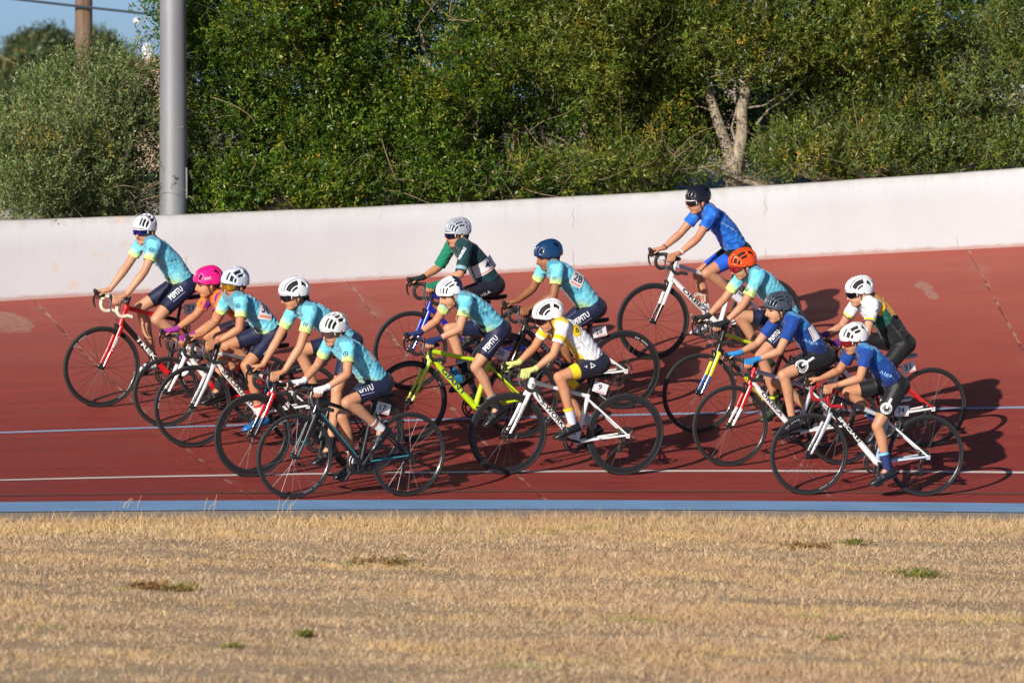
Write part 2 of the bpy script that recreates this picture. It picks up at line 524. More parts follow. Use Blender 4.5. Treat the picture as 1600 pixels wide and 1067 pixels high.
# vertical hair cracks and spalls
wb = k.math('MULTIPLY', k.math('SUBTRACT', k.noise(k.scale(uv, (0.0, 1, 1)), 9, 6, 0.75), 0.5), 0.10)
j = k.math('ADD', k.math('DIVIDE', k.math('ADD', S_, 0.35), 1.55), 60.5)
d = k.math('ADD', k.math('MULTIPLY', k.math('SUBTRACT', k.math('FRACT', j), 0.5), 1.55), wb)
cr = k.math('MULTIPLY', k.mapr(k.math('ABSOLUTE', d), 0.002, 0.007, 1, 0), k.mapr(k.noise(uv, 3.1, 3), 0.50, 0.58))
c = k.mix(k.math('MULTIPLY', cr, 0.6), c, (0.34, 0.29, 0.26))
v1 = k.vor(uv, 3.3)
sp = k.math('MULTIPLY', k.mapr(k.math('ADD', v1, k.math('MULTIPLY', k.noise(uv, 40, 3), 0.06)), 0.055, 0.075, 1, 0), k.mapr(k.noise(uv, 1.3, 2), 0.48, 0.55))
c = k.mix(k.math('MULTIPLY', sp, 0.6), c, (0.45, 0.40, 0.36))
ft = k.math('ADD', Hh, k.math('MULTIPLY', k.noise(uv, 11, 6, 0.7), -0.06))
c = k.mix(k.mapr(ft, -0.02, 0.022, 0.7, 0), c, (0.42, 0.20, 0.15))
k.L(c, k.b.inputs['Base Color']); k.b.inputs['Roughness'].default_value = 0.85
k.b.inputs['Specular IOR Level'].default_value = 0.2
k.bump(k.math('ADD', k.math('MULTIPLY', big, 0.5), k.math('ADD', k.math('MULTIPLY', fine, 0.25), k.math('MULTIPLY', sp, -0.6))), 0.45, 0.02)
prof = [(6.40, -0.25), (6.40, 0.0), (6.40, 0.2), (6.40, 0.45), (6.402, -1), (6.415, -2), (6.45, -3), (6.56, -3), (6.60, -2), (6.615, -4)]
V, F, UV = [], [], []
ss = np.arange(-20, 22.01, 0.1)
for s in ss:
    b0, t0 = tz(s, 6.4), wtop(s)
    wv = 0.0018 * math.sin(5.1 * s) + 0.001 * math.sin(13.7 * s + 1)
    H = t0 - b0
    for (n, h) in prof:
        hh = {-1: H - 0.03, -2: H - 0.01, -3: H, -4: -0.9}.get(h, h)
        x, y = plan(s, n + (wv if h in (0.2, 0.45) else 0))
        V.append((x, y, b0 + hh + (wv if h in (-1, -2, -3) else 0))); UV.append((s, hh + (0.68 - H if hh > 0.3 else 0)))
np_ = len(prof)
for i in range(len(ss) - 1):
    for q in range(np_ - 1):
        a = i * np_ + q
        F.append((a, a + np_, a + np_ + 1, a + 1))
F.append(tuple(range(np_))); F.append(tuple((len(ss) - 1) * np_ + q for q in range(np_ - 1, -1, -1)))
me = bpy.data.meshes.new('boundary_wall'); me.from_pydata(V, [], F)
uvl = me.uv_layers.new(name='UVMap')
idx = np.empty(len(me.loops), np.int32); me.loops.foreach_get('vertex_index', idx)
uvl.data.foreach_set('uv', np.array(UV, np.float32)[idx].ravel())
me.polygons.foreach_set('use_smooth', [True] * len(F)); me.update(); me.set_sharp_from_angle(angle=R_(50))
me.materials.append(k.m)
o = link('boundary_wall', me); tag(o, 'low white limewashed concrete wall running along the top of the banked track', 'wall')

def wall_y(px):
    d = ray(px, 130); a, b = d.x / d.y, 1.0
    A = a * a + 1; B = -2 * (a * CX + CY); c0 = CX * CX + CY * CY - (RT + 6.5) ** 2
    return (-B + math.sqrt(B * B - 4 * A * c0)) / (2 * A)
# ---- steel lamp post, wooden pole, cable
k = NT('galvanised_steel')
tc = k.n('TexCoord').outputs['Object']
a = k.noise(tc, 90, 4, 0.6); b = k.noise(k.scale(tc, (1, 1, 0.25)), 3, 5)
k.L(k.mix(k.mapr(k.math('ADD', k.math('MULTIPLY', a, .5), k.math('MULTIPLY', b, .5)), 0.35, 0.65), (0.20, 0.21, 0.225), (0.27, 0.28, 0.295)), k.b.inputs['Base Color'])
k.b.inputs['Roughness'].default_value = 0.55; k.b.inputs['Metallic'].default_value = 0.25
M_steel = k.m
YP = wall_y(271) + 0.42
b0 = at(271, 336, YP)
lp = empty('lamp_post', Matrix.Translation((b0.x, b0.y, b0.z - 0.35)))
mb = MB(); mb.tube([(0, 0, 0), (0, 0, 0.5), (0, 0, 1.2), (0, 0, 9.0)], [0.126, 0.125, 0.122, 0.085], 32); mb.build('post', M_steel, lp)
mb = MB(); mb.box((0, 0, 0.012), (0.22, 0.22, 0.012)); mb.build('base_plate', M_steel, lp)
mb = MB(); mb.tube([(0.117, -0.045, 0.50), (0.117, -0.045, 0.77)], 0.012, 8, flat=0.5); mb.build('cable_conduit', M_steel, lp)
mb = MB(); mb.tube([(0, 0, 8.95), (0.1, -0.3, 9.25), (0.3, -0.95, 9.42)], 0.045, 10); mb.build('arm', M_steel, lp)
mb = MB(); mb.ellipsoid((0.38, -1.2, 9.42), (0.16, 0.36, 0.08)); mb.build('lamp_head', M_steel, lp)
tag(lp, 'thick round galvanised steel lamp post standing just behind the white wall', 'lamp post')

k = NT('weathered_pole_wood')
tc = k.n('TexCoord').outputs['Object']
a = k.noise(k.scale(tc, (14, 14, 0.7)), 3, 8, 0.7); b = k.noise(tc, 1.5, 4)
c = k.mix(k.mapr(a, 0.3, 0.7), (0.085, 0.05, 0.032), (0.24, 0.155, 0.10))
k.L(k.mix(k.mapr(b, 0.4, 0.7, 0, 0.4), c, (0.20, 0.15, 0.11)), k.b.inputs['Base Color']); k.b.inputs['Roughness'].default_value = 0.9
k.bump(a, 0.8, 0.02)
YW = 76.0
w0 = at(131, 100, YW)
wp = empty('utility_pole', Matrix.Translation((w0.x, w0.y, 0.0)))
mb = MB(); mb.tube([(0, 0, -0.4), (0.0, 0, 4), (0.015, 0, 9)], [0.115, 0.106, 0.09], 20); mb.build('pole', k.m, wp)
mb = MB(); mb.tube([(0.0, -0.10, 4.62), (0.0, -0.135, 4.62)], 0.012, 8); mb.build('cable_bracket', M_steel, wp)
tag(wp, 'weathered brown wooden utility pole beyond the pale olive bush', 'utility pole')
mb = MB()
pts = []
for i in range(41):
    t = i / 40
    a = at(40, 0, YW - 0.15); b = at(252, 23, YW - 0.15)
    p = a.lerp(b, -1.6 + 5.2 * t) if False else a + (b - a) * (-3.0 + 7.0 * t)
    pts.append((p.x, p.y, p.z + 0.012 * math.sin(9 * t)))
mb.tube(pts, 0.018, 6)
o = mb.build('overhead_cable', mat('cable_black', (0.03, 0.045, 0.06), 0.6)); tag(o, 'dark overhead cable strung past the wooden pole against the sky', 'cable')

# ---- houses far behind
def plaster(name, c):
    k = NT(name)
    tc = k.n('TexCoord').outputs['Object']
    a = k.noise(tc, 1.2, 7, 0.7)
    k.L(k.mix(k.mapr(a, 0.3, 0.7), tuple(x * 0.8 for x in c), c), k.b.inputs['Base Color']); k.b.inputs['Roughness'].default_value = 0.9
    return k.m
M_glass_dark = mat('dark_window_glass', (0.02, 0.025, 0.03), 0.1)
M_shutter = mat('green_shutter', (0.04, 0.10, 0.06), 0.5)
def house(label, cx, Y, wpx, top, c, wins, zb=-2.2, depth=8):
    a = at(cx, top, Y); w = wpx / FPX * Y; h = a.z - zb
    e = empty('house', Matrix.Translation((a.x, Y, zb)))
    pl = plaster('plaster_%d' % cx, c)
    mb = MB(); mb.box((0, depth / 2, h / 2 - 0.15), (w / 2, depth / 2, h / 2 - 0.15)); mb.build('wall', pl, e, smooth=False)
    mb = MB(); mb.box((0, depth / 2, h - 0.2), (w / 2 + 0.12, depth / 2 + 0.12, 0.1)); mb.build('roof', plaster('roof_%d' % cx, tuple(x * 0.75 for x in c)), e, smooth=False)
    for (wx, wz) in wins:
        mb = MB(); mb.box((wx * w / 2, -0.02, wz * h), (0.5, 0.04, 0.65)); f = mb.build('window', M_shutter, e, smooth=False)
        mb = MB(); mb.box((wx * w / 2, -0.065, wz * h), (0.40, 0.012, 0.55)); mb.build('pane', M_glass_dark, f, smooth=False)
    tag(e, label, 'house', 'houses beyond the trees')
    return e, a, w
house('ochre plastered house past the far trees beside the pale bush', -22, 150, 72, 95, (0.62, 0.42, 0.26), [(0.35, 0.6), (0.7, 0.35)])
hB, aB, wB = house('low sandy house showing above the pale bush by the lamp post', 215, 150, 125, 84, (0.52, 0.38, 0.26), [(-0.5, 0.45), (0.2, 0.45)])
house('pinkish stone house glimpsed through the forked tree', 1285, 96, 260, 28, (0.56, 0.44, 0.37), [(-0.6, 0.75), (0.0, 0.75), (0.55, 0.75)])
house('pale house glimpsed through the leaves at the end of the tree row', 1640, 100, 170, 40, (0.62, 0.58, 0.54), [(-0.3, 0.7), (0.4, 0.7)])
M_tank = mat('white_tank', (0.75, 0.76, 0.78), 0.4)
for (tx, ty, r, lab) in ((168, 74, 0.15, 'round white tank on the flat roof nearer the wooden pole'), (231, 76, 0.13, 'round white tank on the flat roof nearer the lamp post')):
    p = at(tx, ty, 151.5)
    zb_ = aB.z - 0.1
    mb = MB(); mb.tube([(0, 0, 0.0), (0, 0, max(0.05, p.z - zb_)), (0, 0, p.z - zb_ + 0.08), (0, 0, p.z - zb_ + 0.13)], [r, r, r * 0.8, r * 0.2], 16)
    o = mb.build('roof_tank', M_tank); o.location = (p.x, p.y, zb_); tag(o, lab, 'tank', 'roof tanks')
p = at(214, 33, 151)
da = empty('dish_antenna', Matrix.Translation((p.x, p.y, aB.z - 0.12)))
hh = p.z - (aB.z - 0.12)
mb = MB(); mb.tube([(0, 0, 0), (0, 0, hh)], 0.012, 6); mb.build('mast', M_steel, da)
mb = MB(); mb.ellipsoid((0, -0.03, hh), (0.075, 0.03, 0.07)); mb.build('dish', mat('dish_white', (0.7, 0.68, 0.66), 0.5), da)
tag(da, 'small white dish on a thin mast above the low sandy house', 'antenna')

# ================================================================== TREES
def leaf_mat(name, tint):
    k = NT(name)
    k.t.nodes.remove(k.b)
    vc = k.n('VertexColor'); vc.layer_name = 'Col'
    df = k.n('BsdfDiffuse'); tr = k.n('BsdfTranslucent'); gl = k.n('BsdfGlossy'); gl.inputs['Roughness'].default_value = 0.42
    sc = k.n('VectorMath', operation='MULTIPLY'); k.L(vc.outputs['Color'], sc.inputs[0]); sc.inputs[1].default_value = (1.1, 1.3, 0.5)
    k.L(vc.outputs['Color'], df.inputs['Color']); k.L(sc.outputs['Vector'], tr.inputs['Color'])
    gl.inputs['Color'].default_value = (0.8, 0.85, 0.75, 1)
    m1 = k.n('MixShader'); m1.inputs[0].default_value = 0.22; k.L(df.outputs[0], m1.inputs[1]); k.L(tr.outputs[0], m1.inputs[2])
    m2 = k.n('MixShader'); m2.inputs[0].default_value = 0.03; k.L(m1.outputs[0], m2.inputs[1]); k.L(gl.outputs[0], m2.inputs[2])
    k.L(m2.outputs[0], k.t.nodes['Material Output'].inputs['Surface'])
    return k.m
M_leaf = leaf_mat('leaf', 1)
k = NT('bark')
tc = k.n('TexCoord').outputs['Object']
a = k.noise(k.scale(tc, (2.5, 2.5, 1)), 14, 8, 0.75); b = k.noise(tc, 7, 5, 0.6)
c = k.mix(k.mapr(a, 0.35, 0.65), (0.14, 0.11, 0.08), (0.50, 0.42, 0.31))
c = k.mix(k.mapr(b, 0.5, 0.7, 0, 0.6), c, (0.46, 0.38, 0.25))
k.L(c, k.b.inputs['Base Color']); k.b.inputs['Roughness'].default_value = 0.95; k.bump(a, 1.0, 0.02)
M_bark = k.m
k = NT('twig')
k.b.inputs['Base Color'].default_value = (0.30, 0.22, 0.13, 1); k.b.inputs['Roughness'].default_value = 0.9
M_twig = k.m

def leaves(P, D, k, Lsp, ll, lw, pal, rg, droop=0.0):
    """sprigs at P pointing along D with k leaves each -> quads (folded diamonds)"""
    N = len(P)
    t = (np.arange(k) + 0.5) / k
    base = P[:, None, :] + D[:, None, :] * (Lsp * rg.uniform(0.6, 1.25, (N, 1, 1))) * t[None, :, None]
    base = base.reshape(-1, 3)
    Dr = np.repeat(D, k, 0)
    rnd = unit(rg.normal(size=(N * k, 3)))
    perp = unit(rnd - Dr * (rnd * Dr).sum(1, keepdims=True))
    ld = unit(Dr * rg.uniform(0.3, 0.9, (N * k, 1)) + perp * 0.85 + np.array([0, 0, 0.18 - droop]))
    side = unit(np.cross(ld, unit(rg.normal(size=(N * k, 3)))))
    nrm = np.cross(side, ld)
    L = ll * rg.uniform(0.6, 1.25, (N * k, 1)); W = lw * rg.uniform(0.7, 1.2, (N * k, 1))
    a = base; b = base + ld * L * 0.5 + side * W * 0.5 + nrm * W * 0.18
    c = base + ld * L; d = base + ld * L * 0.5 - side * W * 0.5 + nrm * W * 0.18
    V = np.stack([a, b, c, d], 1).reshape(-1, 3)
    Q = np.arange(len(V)).reshape(-1, 4)
    pal = np.array(pal)
    w = rg.integers(0, len(pal), N)
    cc = pal[w] * rg.uniform(0.75, 1.25, (N, 1))
    cc = np.repeat(cc, k, 0) * rg.uniform(0.8, 1.2, (N * k, 1))
    odd = rg.random(N * k) < 0.012
    cc[odd] = np.array([0.35, 0.24, 0.06]) * rg.uniform(0.6, 1.2, (odd.sum(), 1))
    return V, Q, np.repeat(cc, 4, 0)
OLIVE = [(0.135, 0.185, 0.055), (0.18, 0.225, 0.085), (0.10, 0.15, 0.042), (0.21, 0.24, 0.105)]
LENT = [(0.040, 0.095, 0.008), (0.068, 0.13, 0.010), (0.028, 0.066, 0.007), (0.115, 0.155, 0.018)]
MIX = [(0.060, 0.10, 0.012), (0.092, 0.135, 0.018), (0.042, 0.075, 0.010), (0.145, 0.17, 0.032)]
AVOID = []
LENT = [tuple(q * f for q, f in zip(x, (1.4, 1.28, 1.2))) for x in LENT]
MIX = [tuple(q * f for q, f in zip(x, (1.4, 1.28, 1.2))) for x in MIX]
def crown(parent, blobs, nclump, nsp, pal, rg, hollow=0.0, ll=0.050, lw=0.015, Lsp=0.17, kl=10, cr=(0.12, 0.30), zmin=None, upb=0.35, keep=1.0):
    vol = np.array([b[1][0] * b[1][1] * b[1][2] for b in blobs]) ** (2 / 3)
    Vs, Qs, Cs = [], [], []
    off = 0
    wh = rg.choice(len(blobs), nclump, p=vol / vol.sum())
    for wi in wh:
        c, r = np.array(blobs[wi][0]), np.array(blobs[wi][1])
        d = unit(rg.normal(size=3))
        if d[1] > 0.3 and rg.random() < 0.75: d[1] *= -1       # most clumps on the side that faces the open track
        rad = rg.uniform(0.30, 1.0) ** 0.5
        cc = c + d * r * rad
        if hollow and d[1] < 0.2 and cc[2] > parent.matrix_world.translation.z + 0.40:
            hv = math.sin(2.6 * cc[0] + 1.3 * cc[2] + 1.0) + math.sin(3.4 * cc[2] - 1.9 * cc[0] + 2.0) + 0.6 * math.sin(6.1 * cc[0] + 4.7 * cc[2])
            if hv < -0.9 + hollow and rg.random() < 0.82: continue
        R = rg.uniform(*cr)
        n = max(5, int(nsp * (R / 0.26) ** 2))
        dd = unit(rg.normal(size=(n, 3)) + d * 0.55 + np.array([0, -0.15, 0.15]))
        P = cc + dd * R * rg.uniform(0.35, 1.0, (n, 1)) * np.array([1, 1, 0.8])
        D = unit(dd * 0.7 + rg.normal(size=(n, 3)) * 0.45 + np.array([0, 0, upb]))
        for (a0, b0, rad_) in AVOID:                          # keeps the trunk in the open, as seen from the track
            ab = b0 - a0; t_ = np.clip(((P - a0) @ ab) / (ab @ ab), 0, 1)
            w_ = P - (a0 + t_[:, None] * ab)
            for dirn in (np.array(SUN_DIR), unit(np.array(CAMP) - a0)):
                u_ = w_ @ dirn; pr = np.linalg.norm(w_ - u_[:, None] * dirn, axis=1)
                bad = (u_ > -0.05) & (pr < rad_) & (rg.random(len(P)) < 0.9)
                P, D, w_ = P[~bad], D[~bad], w_[~bad]
        if len(P) == 0: continue
        if zmin is not None:
            ok = P[:, 2] > zmin
            P, D = P[ok], D[ok]
            if len(P) == 0: continue
        tone = rg.uniform(0.6, 1.3)
        if rg.random() < 0.04: tone = np.array([1.9, 1.25, 0.9])
        V, Q, C = leaves(P, D, kl, Lsp, ll, lw, pal, rg)
        Vs.append(V); Qs.append(Q + off); Cs.append(C * tone); off += len(V)
    V = np.concatenate(Vs); Q = np.concatenate(Qs); C = np.concatenate(Cs)
    org = np.array(parent.matrix_world.translation)
    me = mesh_np('crown', V - org, Q, C)
    me.materials.append(M_leaf)
    o = link('crown', me, parent); o['kind'] = 'stuff'
    return o
def twigs(parent, blobs, n, rg, base, lmin=0.22, lmax=0.7, r=0.0036):
    org = np.array(parent.matrix_world.translation)
    mb = MB()
    for _ in range(n):
        b = blobs[rg.integers(len(blobs))]
        d = unit(rg.normal(size=3)); d[1] = -abs(d[1])
        p = np.array(b[0]) + d * np.array(b[1]) * rg.uniform(0.55, 0.98)
        p[2] = max(p[2], base + 0.05)
        L = rg.uniform(lmin, lmax)
        q = unit(rg.normal(size=3) * np.array([1, 0.5, 0.8]) + np.array([0, -0.1, 0.35]))
        m = p + q * L * 0.5 + rg.normal(size=3) * 0.16 * L
        e = p + q * L + rg.normal(size=3) * 0.10 * L
        rr = r * rg.uniform(0.5, 1.3)
        m2 = p + q * L * 0.75 + rg.normal(size=3) * 0.2 * L
        cv = []
        for t in np.linspace(0, 1, 7):
            cv.append((1 - t) ** 3 * p + 3 * t * (1 - t) ** 2 * m + 3 * t * t * (1 - t) * m2 + t ** 3 * e - org)
        mb.tube(cv, [rr * (1 - .75 * t) for t in np.linspace(0, 1, 7)], 4, caps=False)
    o = mb.build('twigs', M_twig, parent); o['kind'] = 'stuff'
def stems(parent, base, targets, r0, rg, name='trunk'):
    org = np.array(parent.matrix_world.translation)
    mb = MB()
    for tpt in targets:
        a = np.array(base) + rg.normal(size=3) * np.array([0.12, 0.1, 0])
        b = np.array(tpt)
        pts = [a - org]
        for q in (0.3, 0.6, 1.0):
            pts.append(a + (b - a) * q + rg.normal(size=3) * 0.07 - org)
        mb.tube(pts, [r0, r0 * 0.8, r0 * 0.55, r0 * 0.25], 8)
    mb.build(name, M_bark, parent)

def W(px, py, Y): p = at(px, py, Y); return (p.x, p.y, p.z)
def ground_at(x, y): return backz(*sn_of(x, y))
def shrub(name, label, cat, blobs_px, nclump, nsp, pal, seed, ntw=60, group='bushes and trees behind the wall', kind_trunk=True, **kw):
    """blobs_px: (px, py, distance, half width px, half height px, depth m)"""
    rg = np.random.default_rng(seed)
    blobs = []
    for (x, y, Y, rx, rz, dp) in blobs_px:
        Y = wall_y(min(1600, max(0, x))) + (Y - 57.6); blobs.append((W(x, y, Y), (rx / FPX * Y, dp, rz / FPX * Y)))
    bx = np.mean([b[0][0] for b in blobs]); by = np.mean([b[0][1] for b in blobs])
    gz = ground_at(bx, by)
    e = empty(name, Matrix.Translation((bx, by, gz)))
    if kind_trunk: stems(e, (bx, by, gz), [b[0] for b in blobs for _ in range(2)], 0.05, rg)
    crown(e, blobs, nclump, nsp, pal, rg, zmin=kw.pop('zmin', gz + 0.02), **kw)
    if ntw: twigs(e, blobs, ntw, rg, gz)
    tag(e, label, cat, group)
    return e
YT = wall_y(1147) + 1.0
for (a_, b_, q_) in (((1146, 300), (1149, 255), 0.16), ((1149, 255), (1117, 175), 0.15), ((1149, 255), (1160, 160), 0.15)):
    AVOID.append((np.array(W(*a_, YT)), np.array(W(*b_, YT)), q_))
AVOID.append((np.array(W(271, 330, YP)), np.array(W(271, -60, YP)), 0.36))
shrub('olive_bush', 'pale silvery olive bush spreading beside the lamp post, wooden pole rising behind it', 'bush',
      [(140, 225, 59.0, 115, 125, 1.0), (60, 270, 58.4, 75, 75, 0.8), (215, 270, 58.6, 80, 95, 0.8), (200, 150, 59.4, 55, 60, 0.6), (10, 265, 58.6, 45, 40, 0.6), (90, 318, 58.25, 50, 16, 0.32), (170, 312, 58.25, 60, 22, 0.32), (230, 312, 58.25, 30, 20, 0.32)],
      460, 36, OLIVE, 11, 70, ll=0.045, lw=0.011, upb=0.6, Lsp=0.2)
shrub('lentisk_bush', 'tall dark green bush directly right of the lamp post, growing past the top', 'bush',
      [(400, 60, 58.9, 140, 170, 1.1), (360, 240, 58.8, 110, 95, 0.8), (480, 230, 58.8, 110, 105, 0.8), (330, 140, 58.8, 60, 110, 0.7), (330, 300, 58.25, 50, 28, 0.32), (430, 300, 58.25, 60, 26, 0.32), (520, 298, 58.25, 50, 26, 0.32)],
      620, 36, LENT, 12, 90, hollow=0.95, ll=0.042, lw=0.017)
shrub('lentisk_bush', 'dense mid green thicket behind the middle of the white wall', 'bush',
      [(650, 60, 58.9, 160, 170, 1.2), (640, 235, 58.9, 130, 90, 0.8), (780, 220, 58.9, 120, 95, 0.8), (600, 290, 58.25, 60, 26, 0.32), (700, 284, 58.25, 60, 26, 0.32), (790, 280, 58.25, 50, 26, 0.32)],
      660, 36, LENT, 13, 120, hollow=1.0, ll=0.045, lw=0.016)
shrub('lentisk_bush', 'dark thicket with hollow shade and bare twigs left of the forked tree', 'bush',
      [(890, 40, 59.0, 150, 150, 1.2), (900, 225, 59.0, 110, 75, 0.7), (1010, 200, 59.1, 90, 100, 0.7), (1000, 60, 59.2, 110, 120, 0.8), (870, 276, 58.25, 50, 24, 0.32), (960, 272, 58.25, 60, 22, 0.32), (1050, 264, 58.25, 50, 24, 0.32)],
      600, 34, MIX, 14, 150, hollow=1.0, ll=0.054, lw=0.014)
shrub('lentisk_bush', 'light green willowy bush at the right end of the white wall', 'bush',
      [(1400, 190, 58.9, 130, 75, 0.8), (1530, 150, 58.8, 120, 115, 0.9), (1290, 215, 59.0, 90, 55, 0.7), (1640, 120, 58.9, 110, 140, 0.9), (1230, 250, 58.25, 60, 24, 0.32), (1340, 244, 58.25, 60, 22, 0.32), (1440, 240, 58.25, 60, 24, 0.32), (1560, 232, 58.25, 60, 26, 0.32), (1195, 262, 58.7, 45, 18, 0.3), (1095, 272, 58.5, 40, 16, 0.3)],
      860, 34, MIX + OLIVE[:2] + OLIVE[:1], 15, 110, hollow=0.3, ll=0.050, lw=0.012, upb=0.75)

# tree with a forked pale trunk
rg = np.random.default_rng(21)
YT = wall_y(1147) + 1.0
tb = at(1147, 285, YT)
gz = ground_at(tb.x, tb.y)
tr = empty('forked_tree', Matrix.Translation((tb.x, tb.y, gz)))
def TP(px, py, dy=0.0): p = at(px, py, YT + dy); return (p.x - tb.x, p.y - tb.y, p.z - gz)
mb = MB()
mb.tube([(TP(1144, 300)[0], 0, -0.1), TP(1144, 285), TP(1146, 268), TP(1149, 250)], [0.10, 0.09, 0.085, 0.08], 14)
mb.tube([TP(1147, 262), TP(1137, 235), TP(1127, 205), TP(1117, 175), TP(1106, 140), TP(1095, 90, .2), TP(1080, 20, .3), TP(1050, -80, .4)], [0.07, 0.058, 0.051, 0.045, 0.039, 0.033, 0.028, 0.018], 12)
mb.tube([TP(1149, 262), TP(1154, 240), TP(1160, 205), TP(1159, 170), TP(1164, 145), TP(1178, 110, .2), TP(1200, 40, .4), TP(1215, -60, .5)], [0.072, 0.064, 0.058, 0.053, 0.047, 0.038, 0.03, 0.018], 12)
mb.build('trunk', M_bark, tr)
mb = MB()
for pl in (((1150, 225), (1143, 200), (1150, 175), (1158, 150)), ((1160, 170), (1195, 165), (1215, 150), (1245, 140)), ((1117, 175), (1090, 165), (1060, 120)), ((1182, 195), (1200, 172), (1235, 150), (1262, 120)),
           ((1178, 110), (1250, 70), (1330, 40), (1400, 20)), ((1095, 90), (1040, 40), (980, 0)), ((1200, 40), (1280, -20), (1340, -60))):
    q = [TP(*p) for p in pl]
    mb.tube(q, [0.011 * (1 - 0.6 * i / len(q)) for i in range(len(q))], 7)
mb.build('limbs', M_bark, tr)
bl = [((1060, 70), (110, 90), 0.9), ((1200, 40), (130, 85), 1.0), ((1340, 60), (110, 70), 0.9), ((1130, -60), (200, 110), 1.4), ((1320, -70), (190, 110), 1.3), ((1050, 190), (50, 60), 0.4), ((1230, 110), (90, 60), 0.7), ((1105, 75), (60, 55), 0.35), ((1190, 75), (65, 50), 0.35), ((1150, 20), (90, 50), 0.4)]
blobs = [(W(c[0], c[1], YT + 0.3 + 0.4 * (i > 2) - 1.0 * (i > 6)), (r[0] / FPX * YT, d, r[1] / FPX * YT)) for i, (c, r, d) in enumerate(bl)]
crown(tr, blobs, 640, 32, MIX, rg, hollow=0.7, zmin=gz + 0.4)
crown(tr, blobs[7:], 70, 32, MIX, rg, zmin=gz + 0.4)['label'] = 'leafy outer boughs hanging in front of the fork'
twigs(tr, blobs, 70, rg, gz + 0.3)
tag(tr, 'tree with a pale forked trunk rising behind the white wall', 'tree', 'bushes and trees behind the wall')

# trees behind the front row, leaf colours darkened to stand in for shade
for (lab, bp, nc, sd) in (
        ('dark tree standing behind the thicket next to the lamp post', [(420, -30, 62.0, 190, 150, 1.0), (520, 130, 61.4, 160, 130, 0.7)], 330, 31),
        ('dark tree standing behind the middle thicket', [(740, -20, 62.4, 190, 150, 1.0), (760, 130, 61.5, 160, 130, 0.7)], 330, 32),
        ('dark tree standing behind the hollow thicket left of the forked trunk', [(980, 60, 62.4, 160, 150, 0.9), (1040, 200, 61.0, 110, 80, 0.5)], 300, 33),
        ('dark tree filling the gap right of the forked trunk', [(1225, 190, 61.4, 90, 80, 0.5), (1330, 150, 62.0, 110, 70, 0.6), (1480, 60, 62.5, 170, 90, 0.8)], 330, 34)):
    shrub('evergreen_tree', lab, 'tree', bp, nc, 22, [tuple(0.75 * q for q in x) for x in LENT], sd, 30, ll=0.06, lw=0.022, kl=8)

# far trees out of focus past the bush, leaf colours lightened to suggest haze
for (lab, bp, sd) in (('far dark tree beyond the bush, beside the ochre house', [(44, 155, 125, 26, 58, 1.2), (36, 115, 125, 18, 22, 0.8)], 41),
                      ('far dark tree with a ragged top left of the wooden pole', [(75, 130, 128, 36, 55, 1.2), (82, 85, 128, 14, 16, 0.6), (50, 88, 128, 16, 12, 0.6)], 42),
                      ('far small tree just behind the wooden pole', [(108, 110, 130, 24, 40, 1.0), (155, 90, 130, 20, 26, 0.8)], 43)):
    rg = np.random.default_rng(sd)
    blobs = [(W(x, y, Y), (rx / FPX * Y, dp, rz / FPX * Y)) for (x, y, Y, rx, rz, dp) in bp]
    bx, by = blobs[0][0][0], blobs[0][0][1]
    e = empty('far_tree', Matrix.Translation((bx, by, -2.3)))
    stems(e, (bx, by, -2.3), [b[0] for b in blobs], 0.16, rg)
    lo = ((bx + 0.15, by, 0.4), (0.45, 0.8, 1.5))
    crown(e, blobs + [lo], 130, 40, [(0.06, 0.085, 0.035), (0.085, 0.11, 0.045)], rg, ll=0.11, lw=0.05, Lsp=0.3, kl=6, cr=(0.18, 0.4))
    tag(e, lab, 'tree', 'far trees')

